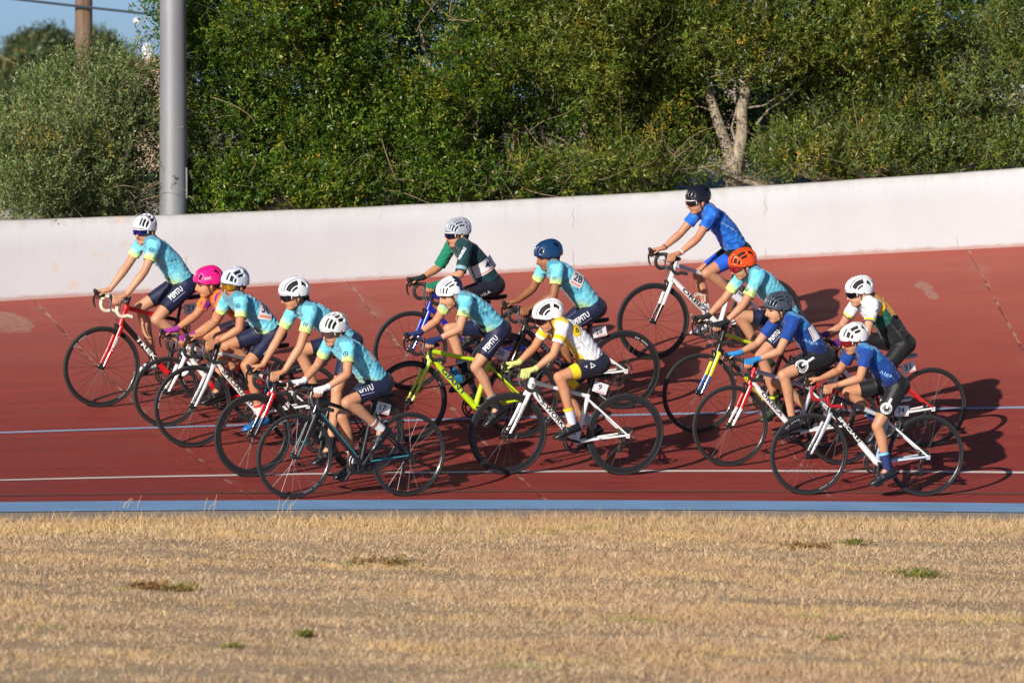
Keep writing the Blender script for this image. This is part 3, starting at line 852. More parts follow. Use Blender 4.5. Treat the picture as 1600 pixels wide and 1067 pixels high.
# ================================================================== RIDERS AND BICYCLES: measured data
# fc / rc: where the front and rear tyres meet the track (photo pixels); hip, kn, sh, el: joints of the near side;
# hn, hf: near and far hand; hel: middle of the helmet; yaw / pit: turn of the head; ca: crank angle of the near foot
D_ = dict
RID = [
 D_(id=1, fc=(157,636), rc=(333,632), hip=(287,447), kn=(241,497), sh=(243,382), el=(226,424), hn=(190,468), hf=(150,462), hel=(225,345), yaw=34, pit=6, ca=172, sl=.62),
 D_(id=2, fc=(258,667), rc=(409,664), hip=(398,510), kn=(340,527), sh=(350,468), el=(332,500), hn=(306,536), hf=(288,518), hel=(322,428), yaw=-4, pit=10, ca=-10, sl=.62, R=.290),
 D_(id=3, fc=(299,699), rc=(474,696), hip=(425,523), kn=(389,568), sh=(379,470), el=(360,513), hn=(331,545), hf=(297,527), hel=(365,430), yaw=20, pit=8, ca=-52, sl=.62),
 D_(id=4, fc=(392,745), rc=(569,741), hip=(544,538), kn=(512,598), sh=(487,485), el=(468,545), hn=(436,592), hf=(408,576), hel=(456,446), yaw=2, pit=12, ca=-78, sl=.62),
 D_(id=5, fc=(457,779), rc=(634,775), hip=(592,601), kn=(537,628), sh=(545,540), el=(527,583), hn=(498,617), hf=(459,600), hel=(519,502), yaw=16, pit=12, ca=122, sl=.62),
 D_(id=6, fc=(640,609), rc=(813,603), hip=(766,448), kn=(716,480), sh=(729,385), el=(703,424), hn=(670,456), hf=(649,436), hel=(713,351), yaw=5, pit=6, ca=30, sl=.92),
 D_(id=7, fc=(638,690), rc=(813,685), hip=(776,518), kn=(741,572), sh=(730,469), el=(716,516), hn=(676,541), hf=(650,524), hel=(697,446), yaw=0, pit=26, ca=232, sl=.62),
 D_(id=8, fc=(787,643), rc=(972,639), hip=(925,484), kn=(872,520), sh=(872,419), el=(850,460), hn=(818,488), hf=(797,477), hel=(853,387), yaw=0, pit=13, ca=-20, sl=.62),
 D_(id=9, fc=(790,741), rc=(973,742), hip=(930,570), kn=(872,588), sh=(881,509), el=(857,552), hn=(822,588), hf=(795,571), hel=(852,482), yaw=0, pit=19, ca=14, sl=.62),
 D_(id=10, fc=(1020,562), rc=(1197,554), hip=(1153,396), kn=(1101,426), sh=(1115,333), el=(1086,370), hn=(1049,405), hf=(1024,394), hel=(1088,300), yaw=8, pit=9, ca=150, sl=.60),
 D_(id=11, fc=(1091,676), rc=(1267,671), hip=(1236,503), kn=(1184,552), sh=(1187,430), el=(1157,474), hn=(1119,512), hf=(1094,501), hel=(1156,401), yaw=2, pit=17, ca=-85, sl=.72),
 D_(id=12, fc=(1138,728), rc=(1314,726), hip=(1283,560), kn=(1222,585), sh=(1241,501), el=(1207,549), hn=(1169,570), hf=(1142,558), hel=(1213,468), yaw=0, pit=8, ca=-4, sl=.66),
 D_(id=13, fc=(1278,703), rc=(1451,698), hip=(1408,540), kn=(1367,592), sh=(1364,476), el=(1337,517), hn=(1304,540), hf=(1279,530), hel=(1340,443), yaw=4, pit=8, ca=-105, sl=.62),
 D_(id=14, fc=(1260,773), rc=(1442,775), hip=(1398,606), kn=(1370,664), sh=(1355,551), el=(1331,588), hn=(1296,613), hf=(1266,595), hel=(1331,517), yaw=12, pit=13, ca=-84, sl=.62),
]
LEAN = R_(5.0)
HV = 0.195                     # half width of the handlebar
def frame_of(r):
    A = on_track(*r['rc']); B = on_track(*r['fc'])
    U = (B - A); r['WB'] = U.length; U.normalize()
    s, n = sn_of(*((A + B) / 2).xy)
    a = YAW - s / RT
    inw = Vector((math.sin(a), -math.cos(a), 0))
    up = Vector((0, 0, 1)) * math.cos(LEAN) + inw * math.sin(LEAN)
    up = (up - U * up.dot(U)).normalized()
    Vv = up.cross(U)
    M = Matrix(((U.x, Vv.x, up.x, A.x), (U.y, Vv.y, up.y, A.y), (U.z, Vv.z, up.z, A.z), (0, 0, 0, 1)))
    r['M'], r['Mi'] = M, M.inverted()
    return M
def local(r, p, v):
    """photo pixel -> rider's own frame (forward, left, up) on the plane left = v"""
    o = r['Mi'] @ CAMP
    d = (r['Mi'].to_3x3() @ ray(*p)).normalized()
    t = (v - o.y) / d.y
    return o + d * t
def ik(a, c, l1, l2, hint):
    a, c = Vector(a), Vector(c)
    d = c - a; L = d.length
    if L > (l1 + l2) * 0.995:
        k = L / ((l1 + l2) * 0.995); l1 *= k; l2 *= k
    x = (l1 * l1 - l2 * l2 + L * L) / (2 * L)
    h = math.sqrt(max(0, l1 * l1 - x * x))
    e = d / L
    q = Vector(hint); q = (q - e * q.dot(e)).normalized()
    return a + e * x + q * h
CRANK = 0.165
ANK = Vector((-0.112, 0, 0.095))       # ankle relative to the pedal axle, foot frame
def pose(r):
    frame_of(r)
    R = r.setdefault('R', 0.336); WB = r['WB']
    r['BB'] = Vector((0.415 * WB, 0, R - 0.062))
    hp = local(r, (r['hip'][0] + 5, r['hip'][1] - 1), 0.085); r['hipc'] = Vector((hp.x, 0, hp.z))
    kn = local(r, r['kn'], 0.09)
    sh = local(r, r['sh'], 0.155); r['shc'] = Vector((sh.x, 0, sh.z))
    el = local(r, r['el'], 0.185)
    a, b = local(r, r['hn'], HV), local(r, r['hf'], -HV)
    r['hood'] = Vector(((a.x + b.x) / 2, 0, (a.z + b.z) / 2))
    # handlebar clamp on the steering axis
    ha = R_(72.5); ax = Vector((-math.cos(ha), 0, math.sin(ha)))
    FH = Vector((WB, 0, R)); P0 = FH - 0.045 * Vector((math.sin(ha), 0, math.cos(ha)))
    cl = r['hood'] + Vector((-0.085, 0, -0.012))
    axu = P0.x + ax.x / ax.z * (cl.z - P0.z)
    st = cl.x - axu
    r['stem_raw'] = st
    st2 = max(0.035, min(0.125, st))
    cl.x = axu + st2
    r['clamp'], r['P0'], r['ax'], r['FH'], r['RH'] = cl, P0, ax, FH, Vector((0, 0, R))
    r['hood'] = cl + Vector((0.085, 0, 0.012))
    # feet
    r['pedal'], r['ank'], r['fpit'] = {}, {}, {}
    for s, ang in ((1, r['ca']), (-1, r['ca'] + 180)):
        q = R_(ang)
        p = r['BB'] + Vector((math.cos(q), 0, math.sin(q))) * CRANK; p.y = s * 0.125
        fp = 18 + 13 * (1 - math.cos(q)) + 8 * math.sin(q)
        if 'fp' in r and s == 1: fp = r['fp']
        r['pedal'][s] = p; r['fpit'][s] = R_(fp)
        r['ank'][s] = p + Matrix.Rotation(R_(fp), 3, 'Y') @ (ANK + Vector((0, -s * 0.005, 0)))
    hn = Vector((r['hipc'].x, 0.085, r['hipc'].z))
    l1 = (kn - hn).length; l2 = (kn - r['ank'][1]).length
    r['legl'] = (l1, l2)
    l1 = max(0.355, min(0.46, l1)); l2 = max(0.35, min(0.45, l2))
    r['knee'] = {}
    for s in (1, -1):
        h = Vector((r['hipc'].x, s * 0.085, r['hipc'].z))
        r['knee'][s] = ik(h, r['ank'][s], l1, l2, (1, s * 0.10, 0.35))
    # arms
    r['wrist'] = {s: r['hood'] + Vector((-0.078, s * (HV + 0.004), 0.040)) for s in (1, -1)}
    S1 = Vector((r['shc'].x, 0.155, r['shc'].z))
    a1 = (el - S1).length; a2 = (el - r['wrist'][1]).length
    r['arml'] = (a1, a2)
    a1 = max(0.21, min(0.30, a1)); a2 = max(0.19, min(0.27, a2))
    tot = (S1 - r['wrist'][1]).length
    if a1 + a2 < tot * 1.012: k_ = tot * 1.012 / (a1 + a2); a1 *= k_; a2 *= k_
    r['elbow'] = {}
    for s in (1, -1):
        S = Vector((r['shc'].x, s * 0.155, r['shc'].z))
        r['elbow'][s] = ik(S, r['wrist'][s], a1, a2, (0.1, s * 0.55, -0.9))
    # head
    hc = local(r, r['hel'], 0.0)
    r['HR'] = Matrix.Rotation(R_(r['yaw']), 3, 'Z') @ Matrix.Rotation(R_(r['pit']), 3, 'Y')
    r['head'] = Vector((hc.x, 0, hc.z)) - r['HR'] @ Vector((0, 0, 0.088))
    return r
for r in RID: pose(r)
BYID = {r['id']: r for r in RID}

# ================================================================== BICYCLE BUILDER
M_tyre = mat('tyre_rubber', (0.018, 0.018, 0.019), 0.75, bump=(90, 0.2, 0.002))
M_rimb = mat('rim_black', (0.016, 0.016, 0.018), 0.32, coat=0.3)
M_rima = mat('rim_alloy', (0.42, 0.42, 0.44), 0.3, metal=0.9)
M_spoke_d = mat('spoke_dark', (0.03, 0.03, 0.032), 0.4, metal=0.6)
M_spoke_l = mat('spoke_steel', (0.22, 0.22, 0.23), 0.5, metal=0.7)
M_hub = mat('hub_black', (0.02, 0.02, 0.022), 0.35, metal=0.5)
M_tape_k = mat('bar_tape_black', (0.02, 0.02, 0.021), 0.8, bump=(120, 0.4, 0.002))
M_metal = mat('polished_alloy', (0.55, 0.55, 0.57), 0.25, metal=1.0)
M_blackp = mat('black_plastic', (0.018, 0.018, 0.02), 0.45)
M_chain = mat('chain_steel', (0.10, 0.095, 0.09), 0.45, metal=0.9)
M_white = mat('white_print', (0.78, 0.78, 0.78), 0.5)
M_ink = mat('black_ink', (0.02, 0.022, 0.035), 0.6)
M_plate = mat('plate_white', (0.74, 0.74, 0.76), 0.45)

TXT = {}
def text_mesh(body, bold=0.012):
    """2d outline of the words, height about 1, origin in the middle"""
    key = (body, bold)
    if key in TXT: return TXT[key]
    cu = bpy.data.curves.new('lettering', 'FONT'); cu.body = body; cu.size = 1.0; cu.offset = bold; cu.resolution_u = 2
    cu.align_x = 'CENTER'; cu.align_y = 'CENTER'
    ob = bpy.data.objects.new('lettering', cu); col.objects.link(ob)
    dg = bpy.context.evaluated_depsgraph_get()
    me = bpy.data.meshes.new_from_object(ob.evaluated_get(dg))
    bm = bmesh.new(); bm.from_mesh(me)
    bmesh.ops.remove_doubles(bm, verts=bm.verts, dist=1e-4)
    bmesh.ops.triangulate(bm, faces=bm.faces)
    bmesh.ops.subdivide_edges(bm, edges=[e for e in bm.edges if e.calc_length() > 0.35], cuts=1)
    bmesh.ops.triangulate(bm, faces=[f for f in bm.faces if len(f.verts) > 3])
    V = np.array([v.co[:] for v in bm.verts]); F = [tuple(v.index for v in f.verts) for f in bm.faces]
    bm.free(); bpy.data.objects.remove(ob); bpy.data.meshes.remove(me); bpy.data.curves.remove(cu)
    mn, mx = V.min(0), V.max(0)
    V = V - (mn + mx) / 2
    V = V / max(1e-6, (mx - mn)[1])
    TXT[key] = (V, F, (mx - mn)[0] / (mx - mn)[1])
    return TXT[key]
def flat_text(name, body, M, width, height, material, parent, bold=0.012, slant=0.0):
    """words on a flat plane: M columns = right, up, out, origin"""
    V, F, asp = text_mesh(body, bold)
    V = V.copy(); V[:, 0] = V[:, 0] / asp * width + slant * V[:, 1] * height; V[:, 1] *= height
    pts = [M @ Vector((p[0], p[1], 0)) for p in V]
    me = bpy.data.meshes.new(name); me.from_pydata([tuple(p) for p in pts], [], F); me.materials.append(material)
    return link(name, me, parent)

def arc_pts(c, r, a0, a1, n, ax='xz'):
    return [Vector((c[0] + r * math.cos(R_(a0 + (a1 - a0) * i / n)), c[1], c[2] + r * math.sin(R_(a0 + (a1 - a0) * i / n)))) for i in range(n + 1)]

WHEELS = {}
def wheel_meshes(R, depth, rimk, spk, nsp, text):
    key = (R, depth, rimk, spk, nsp, text)
    if key in WHEELS: return WHEELS[key]
    N = 64
    tr = 0.0125
    def lathe(prof, name, mats, mi=None):
        V, F, mm = [], [], []
        m = len(prof)
        for i in range(N):
            a = 2 * math.pi * i / N
            for (rr, y) in prof: V.append((rr * math.cos(a), y, rr * math.sin(a)))
        for i in range(N):
            j = (i + 1) % N
            for q in range(m):
                q2 = (q + 1) % m
                F.append((i * m + q, j * m + q, j * m + q2, i * m + q2)); mm.append(mi[q] if mi else 0)
        me = bpy.data.meshes.new(name); me.from_pydata(V, [], F)
        me.polygons.foreach_set('material_index', mm)
        me.polygons.foreach_set('use_smooth', [True] * len(F)); me.update(); me.set_sharp_from_angle(angle=R_(35))
        for x in mats: me.materials.append(x)
        return me
    cr = R - tr
    tyre = lathe([(cr + tr * math.cos(R_(a)), tr * math.sin(R_(a))) for a in range(0, 360, 36)], 'tyre', [M_tyre])
    ro = R - 2 * tr + 0.004; ri = ro - depth
    rm = {'black': M_rimb, 'alloy': M_rima}[rimk]
    brake = M_rima if rimk == 'alloy' or text == 'track' else M_rimb
    rim = lathe([(ro, 0.009), (ro - 0.011, 0.0105), (ri + 0.004, 0.008), (ri, 0.003), (ri, -0.003), (ri + 0.004, -0.008), (ro - 0.011, -0.0105), (ro, -0.009)], 'wheel', [rm, brake], [1, 0, 0, 0, 0, 0, 1, 0])
    hub = MB(); hub.tube([(0, -0.05, 0), (0, -0.034, 0), (0, -0.030, 0), (0, -0.022, 0), (0, 0.022, 0), (0, 0.030, 0), (0, 0.034, 0), (0, 0.05, 0)], [0.010, 0.012, 0.023, 0.013, 0.013, 0.023, 0.012, 0.010], 14)
    hubm = hub.mesh('hub'); hubm.materials.append(M_hub)
    sp = MB()
    for i in range(nsp):
        a = 2 * math.pi * i / nsp; s = 1 if i % 2 else -1
        a2 = a + (0.55 if (i // 2) % 2 else -0.55)
        sp.tube([(0.021 * math.cos(a2), 0.031 * s, 0.021 * math.sin(a2)), ((ri + .003) * math.cos(a), 0.002 * s, (ri + .003) * math.sin(a))], 0.00125, 4, caps=False)
    spm = sp.mesh('spokes', smooth=False); spm.materials.append(M_spoke_d if spk == 'dark' else M_spoke_l)
    dec = None
    if text and text != 'track':                      # letter-like decal blocks on the rim, both sides
        d = MB()
        rm_ = (ro + ri) / 2 - 0.004
        for s in (1, -1):
            for c0 in (-100, 80):
                for q in range(9):
                    if q in (3,): continue
                    a0 = R_(c0 + q * 3.1)
                    a1 = a0 + R_(1.7)
                    h = depth * 0.17
                    P = [(rr * math.cos(a), s * 0.0108, rr * math.sin(a)) for (rr, a) in ((rm_ - h, a0), (rm_ - h, a1), (rm_ + h, a1), (rm_ + h, a0))]
                    d._add(P, [(0, 1, 2, 3)], 0)
        dec = d.mesh('rim_lettering', smooth=False); dec.materials.append(mat('rim_print', (0.5, 0.5, 0.5), 0.5))
    WHEELS[key] = (rim, tyre, hubm, spm, dec)
    return WHEELS[key]

def bike(r, S):
    """S: colour scheme"""
    R, WB, BB, RH, FH, P0, ax = r['R'], r['WB'], r['BB'], r['RH'], r['FH'], r['P0'], r['ax']
    e = empty('bicycle', r['M'])
    cl = r['clamp']
    fwd = Vector((ax.z, 0, -ax.x))
    crown = P0 + ax * (R + 0.030)
    ht0 = crown + ax * 0.012
    topw = cl.z - 0.045
    ht1 = P0 + ax * ((topw - P0.z) / ax.z)
    if (ht1 - ht0).dot(ax) < 0.07: ht1 = ht0 + ax * 0.07
    # saddle and seat tube
    sad = Vector((r['hipc'].x - 0.015, 0, r['hipc'].z - 0.105))
    seatdir = (sad + Vector((0.03, 0, -0.04)) - BB)
    Lst = seatdir.length; seatdir.normalize()
    stt = BB + seatdir * min(Lst * 0.74, (ht1.z - 0.05 - BB.z) / seatdir.z)
    C = {k_: paint(v) for k_, v in S.items() if k_ in ('dt', 'tt', 'st', 'ht', 'ss', 'cs', 'fk', 'fk2', 'dt2', 'tt2')}
    names = ['dt', 'tt', 'st', 'ht', 'ss', 'cs', 'dt2', 'tt2']
    base = C['dt']
    slots = [C.get(q, {'dt2': C['dt'], 'tt2': C.get('tt', base), 'ss': C.get('st', base), 'cs': C.get('st', base)}.get(q, base)) for q in names]
    mi = {q: i for i, q in enumerate(names)}
    f = MB()
    rd = S.get('rd', 0.021)
    dtop = ht0 + ax * 0.028
    ttop = ht1 - ax * 0.030
    dm = dtop.lerp(BB, S.get('split', 0.5))
    f.tube([dtop, dm], [rd, rd * 1.05], 12, mi['dt']); f.tube([dm, BB], [rd * 1.05, rd * 1.1], 12, mi['dt2'])
    bend = S.get('bend', 0.0)
    tpts = [ttop.lerp(stt, t) + Vector((0, 0, bend * math.sin(math.pi * t))) for t in (0, .12, .25, .4, .55)]
    tp2 = [ttop.lerp(stt, t) + Vector((0, 0, bend * math.sin(math.pi * t))) for t in (.55, .7, .85, 1.0)]
    f.tube(tpts, [rd * 0.9, rd * .85, rd * .8, rd * .76, rd * .74], 10, mi['tt']); f.tube(tp2, rd * 0.72, 10, mi['tt2'])
    f.tube([BB, stt + seatdir * 0.018], [rd * 0.95, rd * 0.78], 12, mi['st'])
    f.tube([ht0 - ax * 0.008, ht0 + ax * 0.03, ht1 - ax * 0.03, ht1 + ax * 0.004], [0.026, 0.0235, 0.0215, 0.0225], 14, mi['ht'])
    f.tube([BB + Vector((0, -0.040, 0)), BB + Vector((0, 0.040, 0))], 0.024, 14, mi['dt2'])
    for s in (1, -1):
        drop = RH + Vector((0, s * 0.066, 0))
        f.tube([BB + Vector((-0.008, s * 0.026, -0.004)), BB.lerp(RH, 0.25) + Vector((0, s * 0.030, 0)), drop + Vector((0.02, 0, -0.003)), drop], [0.015, 0.0125, 0.0095, 0.009], 10, mi['cs'])
        ss0 = stt - seatdir * S.get('ssd', 0.02)
        f.tube([ss0 + Vector((0, s * 0.012, 0)), ss0.lerp(RH, 0.2) + Vector((0, s * 0.030, 0)), drop + (ss0 - RH).normalized() * 0.03, drop], [0.009, 0.0088, 0.008, 0.008], 10, mi['ss'])
        f.box(drop + Vector((0, 0, -0.006)), (0.016, 0.004, 0.018), mi['cs'])
    fr = f.build('frame', slots, e)
    # fork
    g = MB()
    g.tube([crown + Vector((0, -0.040, -0.004)), crown, crown + Vector((0, 0.040, -0.004))], [0.016, 0.022, 0.016], 12, 0)
    g.tube([crown - ax * 0.01, crown + ax * 0.014], 0.024, 12, 0)
    for s in (1, -1):
        a = crown + Vector((0, s * 0.040, -0.004)); b = FH + Vector((0, s * 0.050, 0))
        m = a.lerp(b, 0.55) + fwd * -0.006
        g.tube([a, a.lerp(m, 0.5), m], [0.0175, 0.0165, 0.0145], 10, 0, flat=0.7, ref=(0, 1, 0))
        g.tube([m, m.lerp(b, 0.6), b], [0.0145, 0.0115, 0.009], 10, 1, flat=0.7, ref=(0, 1, 0))
        g.tube([b + Vector((0, -0.004 * s, 0)), b + Vector((0, 0.012 * s, 0))], 0.011, 10, 2)
    g.build('fork', [C.get('fk', base), C.get('fk2', C.get('fk', base)), M_blackp], e)
    # wheels
    wm = wheel_meshes(R, S.get('rim', 0.020), S.get('rimk', 'black'), S.get('spk', 'dark'), S.get('nsp', 24), S.get('rimtext', None))
    rr = random.Random(r['id'])
    for hubp in (FH, RH):
        w = link('wheel', wm[0], e); w.location = hubp; w.rotation_euler = (0, rr.uniform(0, 6), 0)
        for nm, me in zip(('tyre', 'hub', 'spokes', 'rim_lettering'), wm[1:]):
            if me:
                o_ = link(nm, me, w)
                if nm in ('rim_lettering', 'spokes'): o_['kind'] = 'stuff'
    # stem, handlebar
    stt_ = P0 + ax * ((cl.z - P0.z) / ax.z)
    mb = MB(); mb.tube([ht1 + ax * 0.002, stt_ + ax * 0.022], 0.0175, 12); mb.tube([stt_, cl], [0.0175, 0.016], 12); mb.tube([cl + Vector((0, -0.024, 0)), cl + Vector((0, 0.024, 0))], 0.021, 12)
    mb.build('stem', paint(S['stem']) if 'stem' in S else M_blackp, e)
    tape = mat('bar_tape_%02x%02x%02x' % S['tape'], srgb(*S['tape']), 0.75, bump=(120, 0.4, 0.002)) if 'tape' in S else M_tape_k
    hb = MB()
    hb.tube([cl + Vector((0, -0.07, 0)), cl + Vector((0, 0.07, 0))], 0.0135, 10, 1)
    for s in (1, -1):
        y = s * HV
        pts = [cl + Vector((0, s * 0.06, 0)), cl + Vector((0.0, s * 0.13, 0)), cl + Vector((0.006, s * (HV - 0.012), 0)), cl + Vector((0.024, y, 0.0)), cl + Vector((0.060, y, -0.001))]
        c2 = cl + Vector((0.024, y, -0.062))
        for a in range(60, -121, -20):
            pts.append(c2 + Vector((0.058 * math.cos(R_(a)), 0, 0.062 * math.sin(R_(a)))))
        pts.append(cl + Vector((-0.055, y, -0.128)))
        hb.tube(pts, 0.0155, 10, 0)
        hb.tube([pts[-1], pts[-1] + Vector((-0.006, 0, 0))], 0.0165, 10, 2)
    h = hb.build('handlebar', [tape, M_blackp, M_blackp], e)
    for s in (1, -1):
        y = s * HV
        hd = MB()
        b0 = cl + Vector((0.052, y, 0.006))
        hd.tube([b0 + Vector((-0.006, 0, -0.016)), b0 + Vector((0.016, 0, 0.002)), b0 + Vector((0.055, 0, 0.010)), b0 + Vector((0.080, -s * .002, 0.026)), b0 + Vector((0.088, -s * .003, 0.048)), b0 + Vector((0.084, -s * .003, 0.058))],
                [0.014, 0.0185, 0.0175, 0.0165, 0.015, 0.009], 12)
        o = hd.build('brake_hood', M_blackp, h)
        lv = MB()
        lv.tube([b0 + Vector((0.078, 0, 0.018)), b0 + Vector((0.094, s * .004, -0.02)), b0 + Vector((0.088, s * .010, -0.065)), b0 + Vector((0.072, s * .014, -0.100))], [0.011, 0.010, 0.008, 0.006], 8, flat=0.6)
        lv.build('brake_lever', S.get('lever', M_metal) if s > 0 else M_blackp, h)
        # cable loop from lever to frame
        cb = MB()
        cb.tube([b0 + Vector((0.06, -s * 0.012, 0.0)), b0 + Vector((0.085, -s * 0.07, -0.015)), Vector((stt_.x + 0.085, s * 0.05, stt_.z - 0.05)), Vector((ht0.x + 0.045, s * 0.018, ht0.z + 0.04)), dtop + Vector((0, s * .022, 0)) if s < 0 else crown + fwd * 0.028 + ax * 0.03], 0.0024, 5)
        cb.build('brake_cable', M_blackp, e)
    # saddle, post
    mb = MB(); mb.tube([stt, BB + seatdir * (Lst - 0.005)], 0.0138, 12); mb.box(BB + seatdir * Lst, (0.022, 0.016, 0.012)); mb.build('seat_post', M_blackp, e)
    rings = []
    for (x, hw, th, zc) in ((-0.135, 0.030, .016, .012), (-0.125, 0.055, .022, .010), (-0.09, 0.066, .026, .006), (-0.045, 0.052, .026, 0), (0.0, 0.032, .024, -.002), (0.06, 0.022, .022, -.002), (0.115, 0.018, .018, -.005), (0.13, 0.008, .010, -.012)):
        ring = []
        for q in range(12):
            a = 2 * math.pi * q / 12
            ring.append(sad + Vector((x, hw * math.cos(a), zc + (0.010 if math.sin(a) > 0 else th) * math.sin(a))))
        rings.append(ring)
    mb = MB(); mb.loft(rings); mb.build('saddle', mat('saddle_%s' % S.get('sad', 'k'), (0.02, 0.02, 0.022) if S.get('sad', 'k') == 'k' else (0.55, 0.55, 0.57), 0.5), e)
    # crankset (drive side is the rider's right)
    q = R_(r['ca']); cdir = Vector((math.cos(q), 0, math.sin(q)))
    cm = MB()
    for s, dd in ((1, cdir), (-1, -cdir)):
        c0 = BB + Vector((0, s * 0.058, 0)); cm.tube([BB + Vector((0, s * 0.03, 0)), c0], 0.012, 10)
        cm.tube([c0 - dd * 0.012, c0 + dd * 0.03, c0 + dd * CRANK + Vector((0, s * 0.010, 0)), c0 + dd * (CRANK + 0.010) + Vector((0, s * 0.010, 0))], [0.014, 0.0125, 0.010, 0.005], 10, flat=0.65, ref=(0, 1, 0))
    ck = cm.build('crankset', S.get('crank', M_blackp), e)
    cr_ = MB()
    for (rr_, y) in ((0.100, -0.046), (0.078, -0.039)):
        N = 40
        V, F = [], []
        for i in range(N):
            a = 2 * math.pi * i / N; t = rr_ + (0.002 if i % 2 else 0)
            for (rad, yy) in ((t, y - .0015), (t, y + .0015), (rr_ - .016, y + .0015), (rr_ - .016, y - .0015)): V.append(BB + Vector((rad * math.cos(a), yy, rad * math.sin(a))))
        for i in range(N):
            j = (i + 1) % N
            for k_ in range(4): F.append((i * 4 + k_, j * 4 + k_, j * 4 + (k_ + 1) % 4, i * 4 + (k_ + 1) % 4))
        cr_._add(V, F, 0)
    for i in range(5):
        a = q + 2 * math.pi * i / 5
        cr_.tube([BB + Vector((0, -0.046, 0)), BB + Vector((0.088 * math.cos(a), -0.044, 0.088 * math.sin(a)))], [0.012, 0.007], 6)
    cr_.build('chainring', M_blackp, ck, smooth=False)
    for s in (1, -1):
        p = r['pedal'][s]; F_ = Matrix.Rotation(r['fpit'][s], 3, 'Y')
        mb = MB(); mb.box(p + Vector((0, -s * 0.008, 0)), (0.032, 0.034, 0.008), rot=F_); mb.tube([Vector((p.x, s * 0.066, p.z)), p], 0.007, 8)
        mb.build('pedal', M_blackp, e)
    # chain, cassette, derailleur
    ch = MB()
    top = [BB + Vector((0.098 * math.cos(a), -0.046, 0.098 * math.sin(a))) for a in [R_(x) for x in range(95, -96, -19)]]
    cg = RH + Vector((0, -0.046, 0))
    bot = [cg + Vector((0.018, 0, -0.155)), cg + Vector((0.004, 0, -0.148)), cg + Vector((0.030, 0, -0.085)), cg + Vector((0.020, 0, -0.045))] + [cg + Vector((0.036 * math.cos(R_(x)), 0, 0.036 * math.sin(R_(x)))) for x in (-60, -110, 180, 130, 95)]
    ch.tube(top + bot, 0.0035, 6, closed=True); ch.build('chain', M_chain, e)
    cs = MB()
    for i in range(8): cs.tube([RH + Vector((0, -0.030 - i * .0035, 0)), RH + Vector((0, -0.032 - i * .0035, 0))], 0.050 - i * 0.0035, 20)
    cs.build('cassette', M_chain, e)
    rdl = MB(); rdl.tube([cg + Vector((0.0, -0.012, -0.01)), cg + Vector((0.012, -0.012, -0.065))], [0.012, 0.014], 8); rdl.tube([cg + Vector((0.025, 0, -0.085)), cg + Vector((0.010, 0, -0.155))], [0.016, 0.018], 10, flat=0.35, ref=(0, 1, 0))
    rdl.build('rear_derailleur', M_blackp, e)
    # brakes
    if S.get('disc'):
        for hubp in (FH, RH):
            d = MB()
            for i in range(30):
                a0, a1 = 2 * math.pi * i / 30, 2 * math.pi * (i + 0.72) / 30
                d._add([hubp + Vector((q_ * math.cos(a_), y_, q_ * math.sin(a_))) for y_ in (0.036, 0.038) for (q_, a_) in ((0.056, a0), (0.071, a0), (0.071, a1), (0.056, a1))], [(0, 1, 2, 3), (7, 6, 5, 4), (0, 4, 5, 1), (2, 6, 7, 3), (1, 5, 6, 2), (3, 7, 4, 0)], 0)
            d.tube([hubp + Vector((0.0635 * math.cos(2 * math.pi * q_ / 40), 0.037, 0.0635 * math.sin(2 * math.pi * q_ / 40))) for q_ in range(40)], 0.003, 4, closed=True)
            for q_ in range(5):
                a_ = 2 * math.pi * q_ / 5; d.tube([hubp + Vector((0.02 * math.cos(a_ + .5), 0.037, 0.02 * math.sin(a_ + .5))), hubp + Vector((0.058 * math.cos(a_), 0.037, 0.058 * math.sin(a_)))], 0.003, 4)
            d.build('brake_disc', M_chain, e, smooth=False)
    else:
        for c_, dr in ((crown + fwd * 0.030 - ax * 0.004, 1), (stt.lerp(RH, 0.19) + Vector((-0.03, 0, 0.02)), -1)):
            b = MB()
            for s in (1, -1):
                b.tube([c_ + Vector((0, -s * .01, 0.012)), c_ + Vector((0.004 * dr, s * 0.03, 0.006)), c_ + Vector((0, s * 0.032, -0.026)), c_ + Vector((-0.003 * dr, s * 0.022, -0.046))], [0.008, 0.009, 0.0075, 0.006], 8)
            b.build('brake_caliper', S.get('brk', M_blackp), e)
    # bottle cage / bottle
    if S.get('bottle') is not None:
        dd = (BB - dtop).normalized(); nn = Vector((-dd.z, 0, dd.x)); nn = nn if nn.z > 0 else -nn
        c0 = dtop.lerp(BB, 0.48) + nn * (rd + 0.040)
        bt = MB(); L_ = [(-.07, .022), (-.065, .034), (-.02, .036), (-.01, .031), (0.0, .036), (.07, .036), (.075, .032)]
        bt.tube([c0 + dd * x for x, _ in L_], [q_ for _, q_ in L_], 16, 0); bt.tube([c0 - dd * 0.07, c0 - dd * 0.095], [0.014, 0.011], 10, 1)
        bt.build('bottle', [paint(S['bottle']), M_blackp], e)
    if S.get('cage') or S.get('bottle') is not None:
        dd = (BB - dtop).normalized(); nn = Vector((-dd.z, 0, dd.x)); nn = nn if nn.z > 0 else -nn
        c0 = dtop.lerp(BB, 0.48) + nn * (rd + 0.040)
        cg_ = MB()
        for s in (1, -1):
            cg_.tube([c0 - nn * 0.039 - dd * 0.03 + Vector((0, s * .01, 0)), c0 + Vector((0, s * 0.040, 0)) - dd * 0.02, c0 + nn * 0.03 + Vector((0, s * 0.028, 0)) + dd * 0.02, c0 + Vector((0, s * 0.039, 0)) + dd * 0.06, c0 - nn * 0.039 + dd * 0.07 + Vector((0, s * .01, 0))], 0.003, 6)
        cg_.build('bottle_cage', paint(S.get('cage', (25, 25, 28))), e)
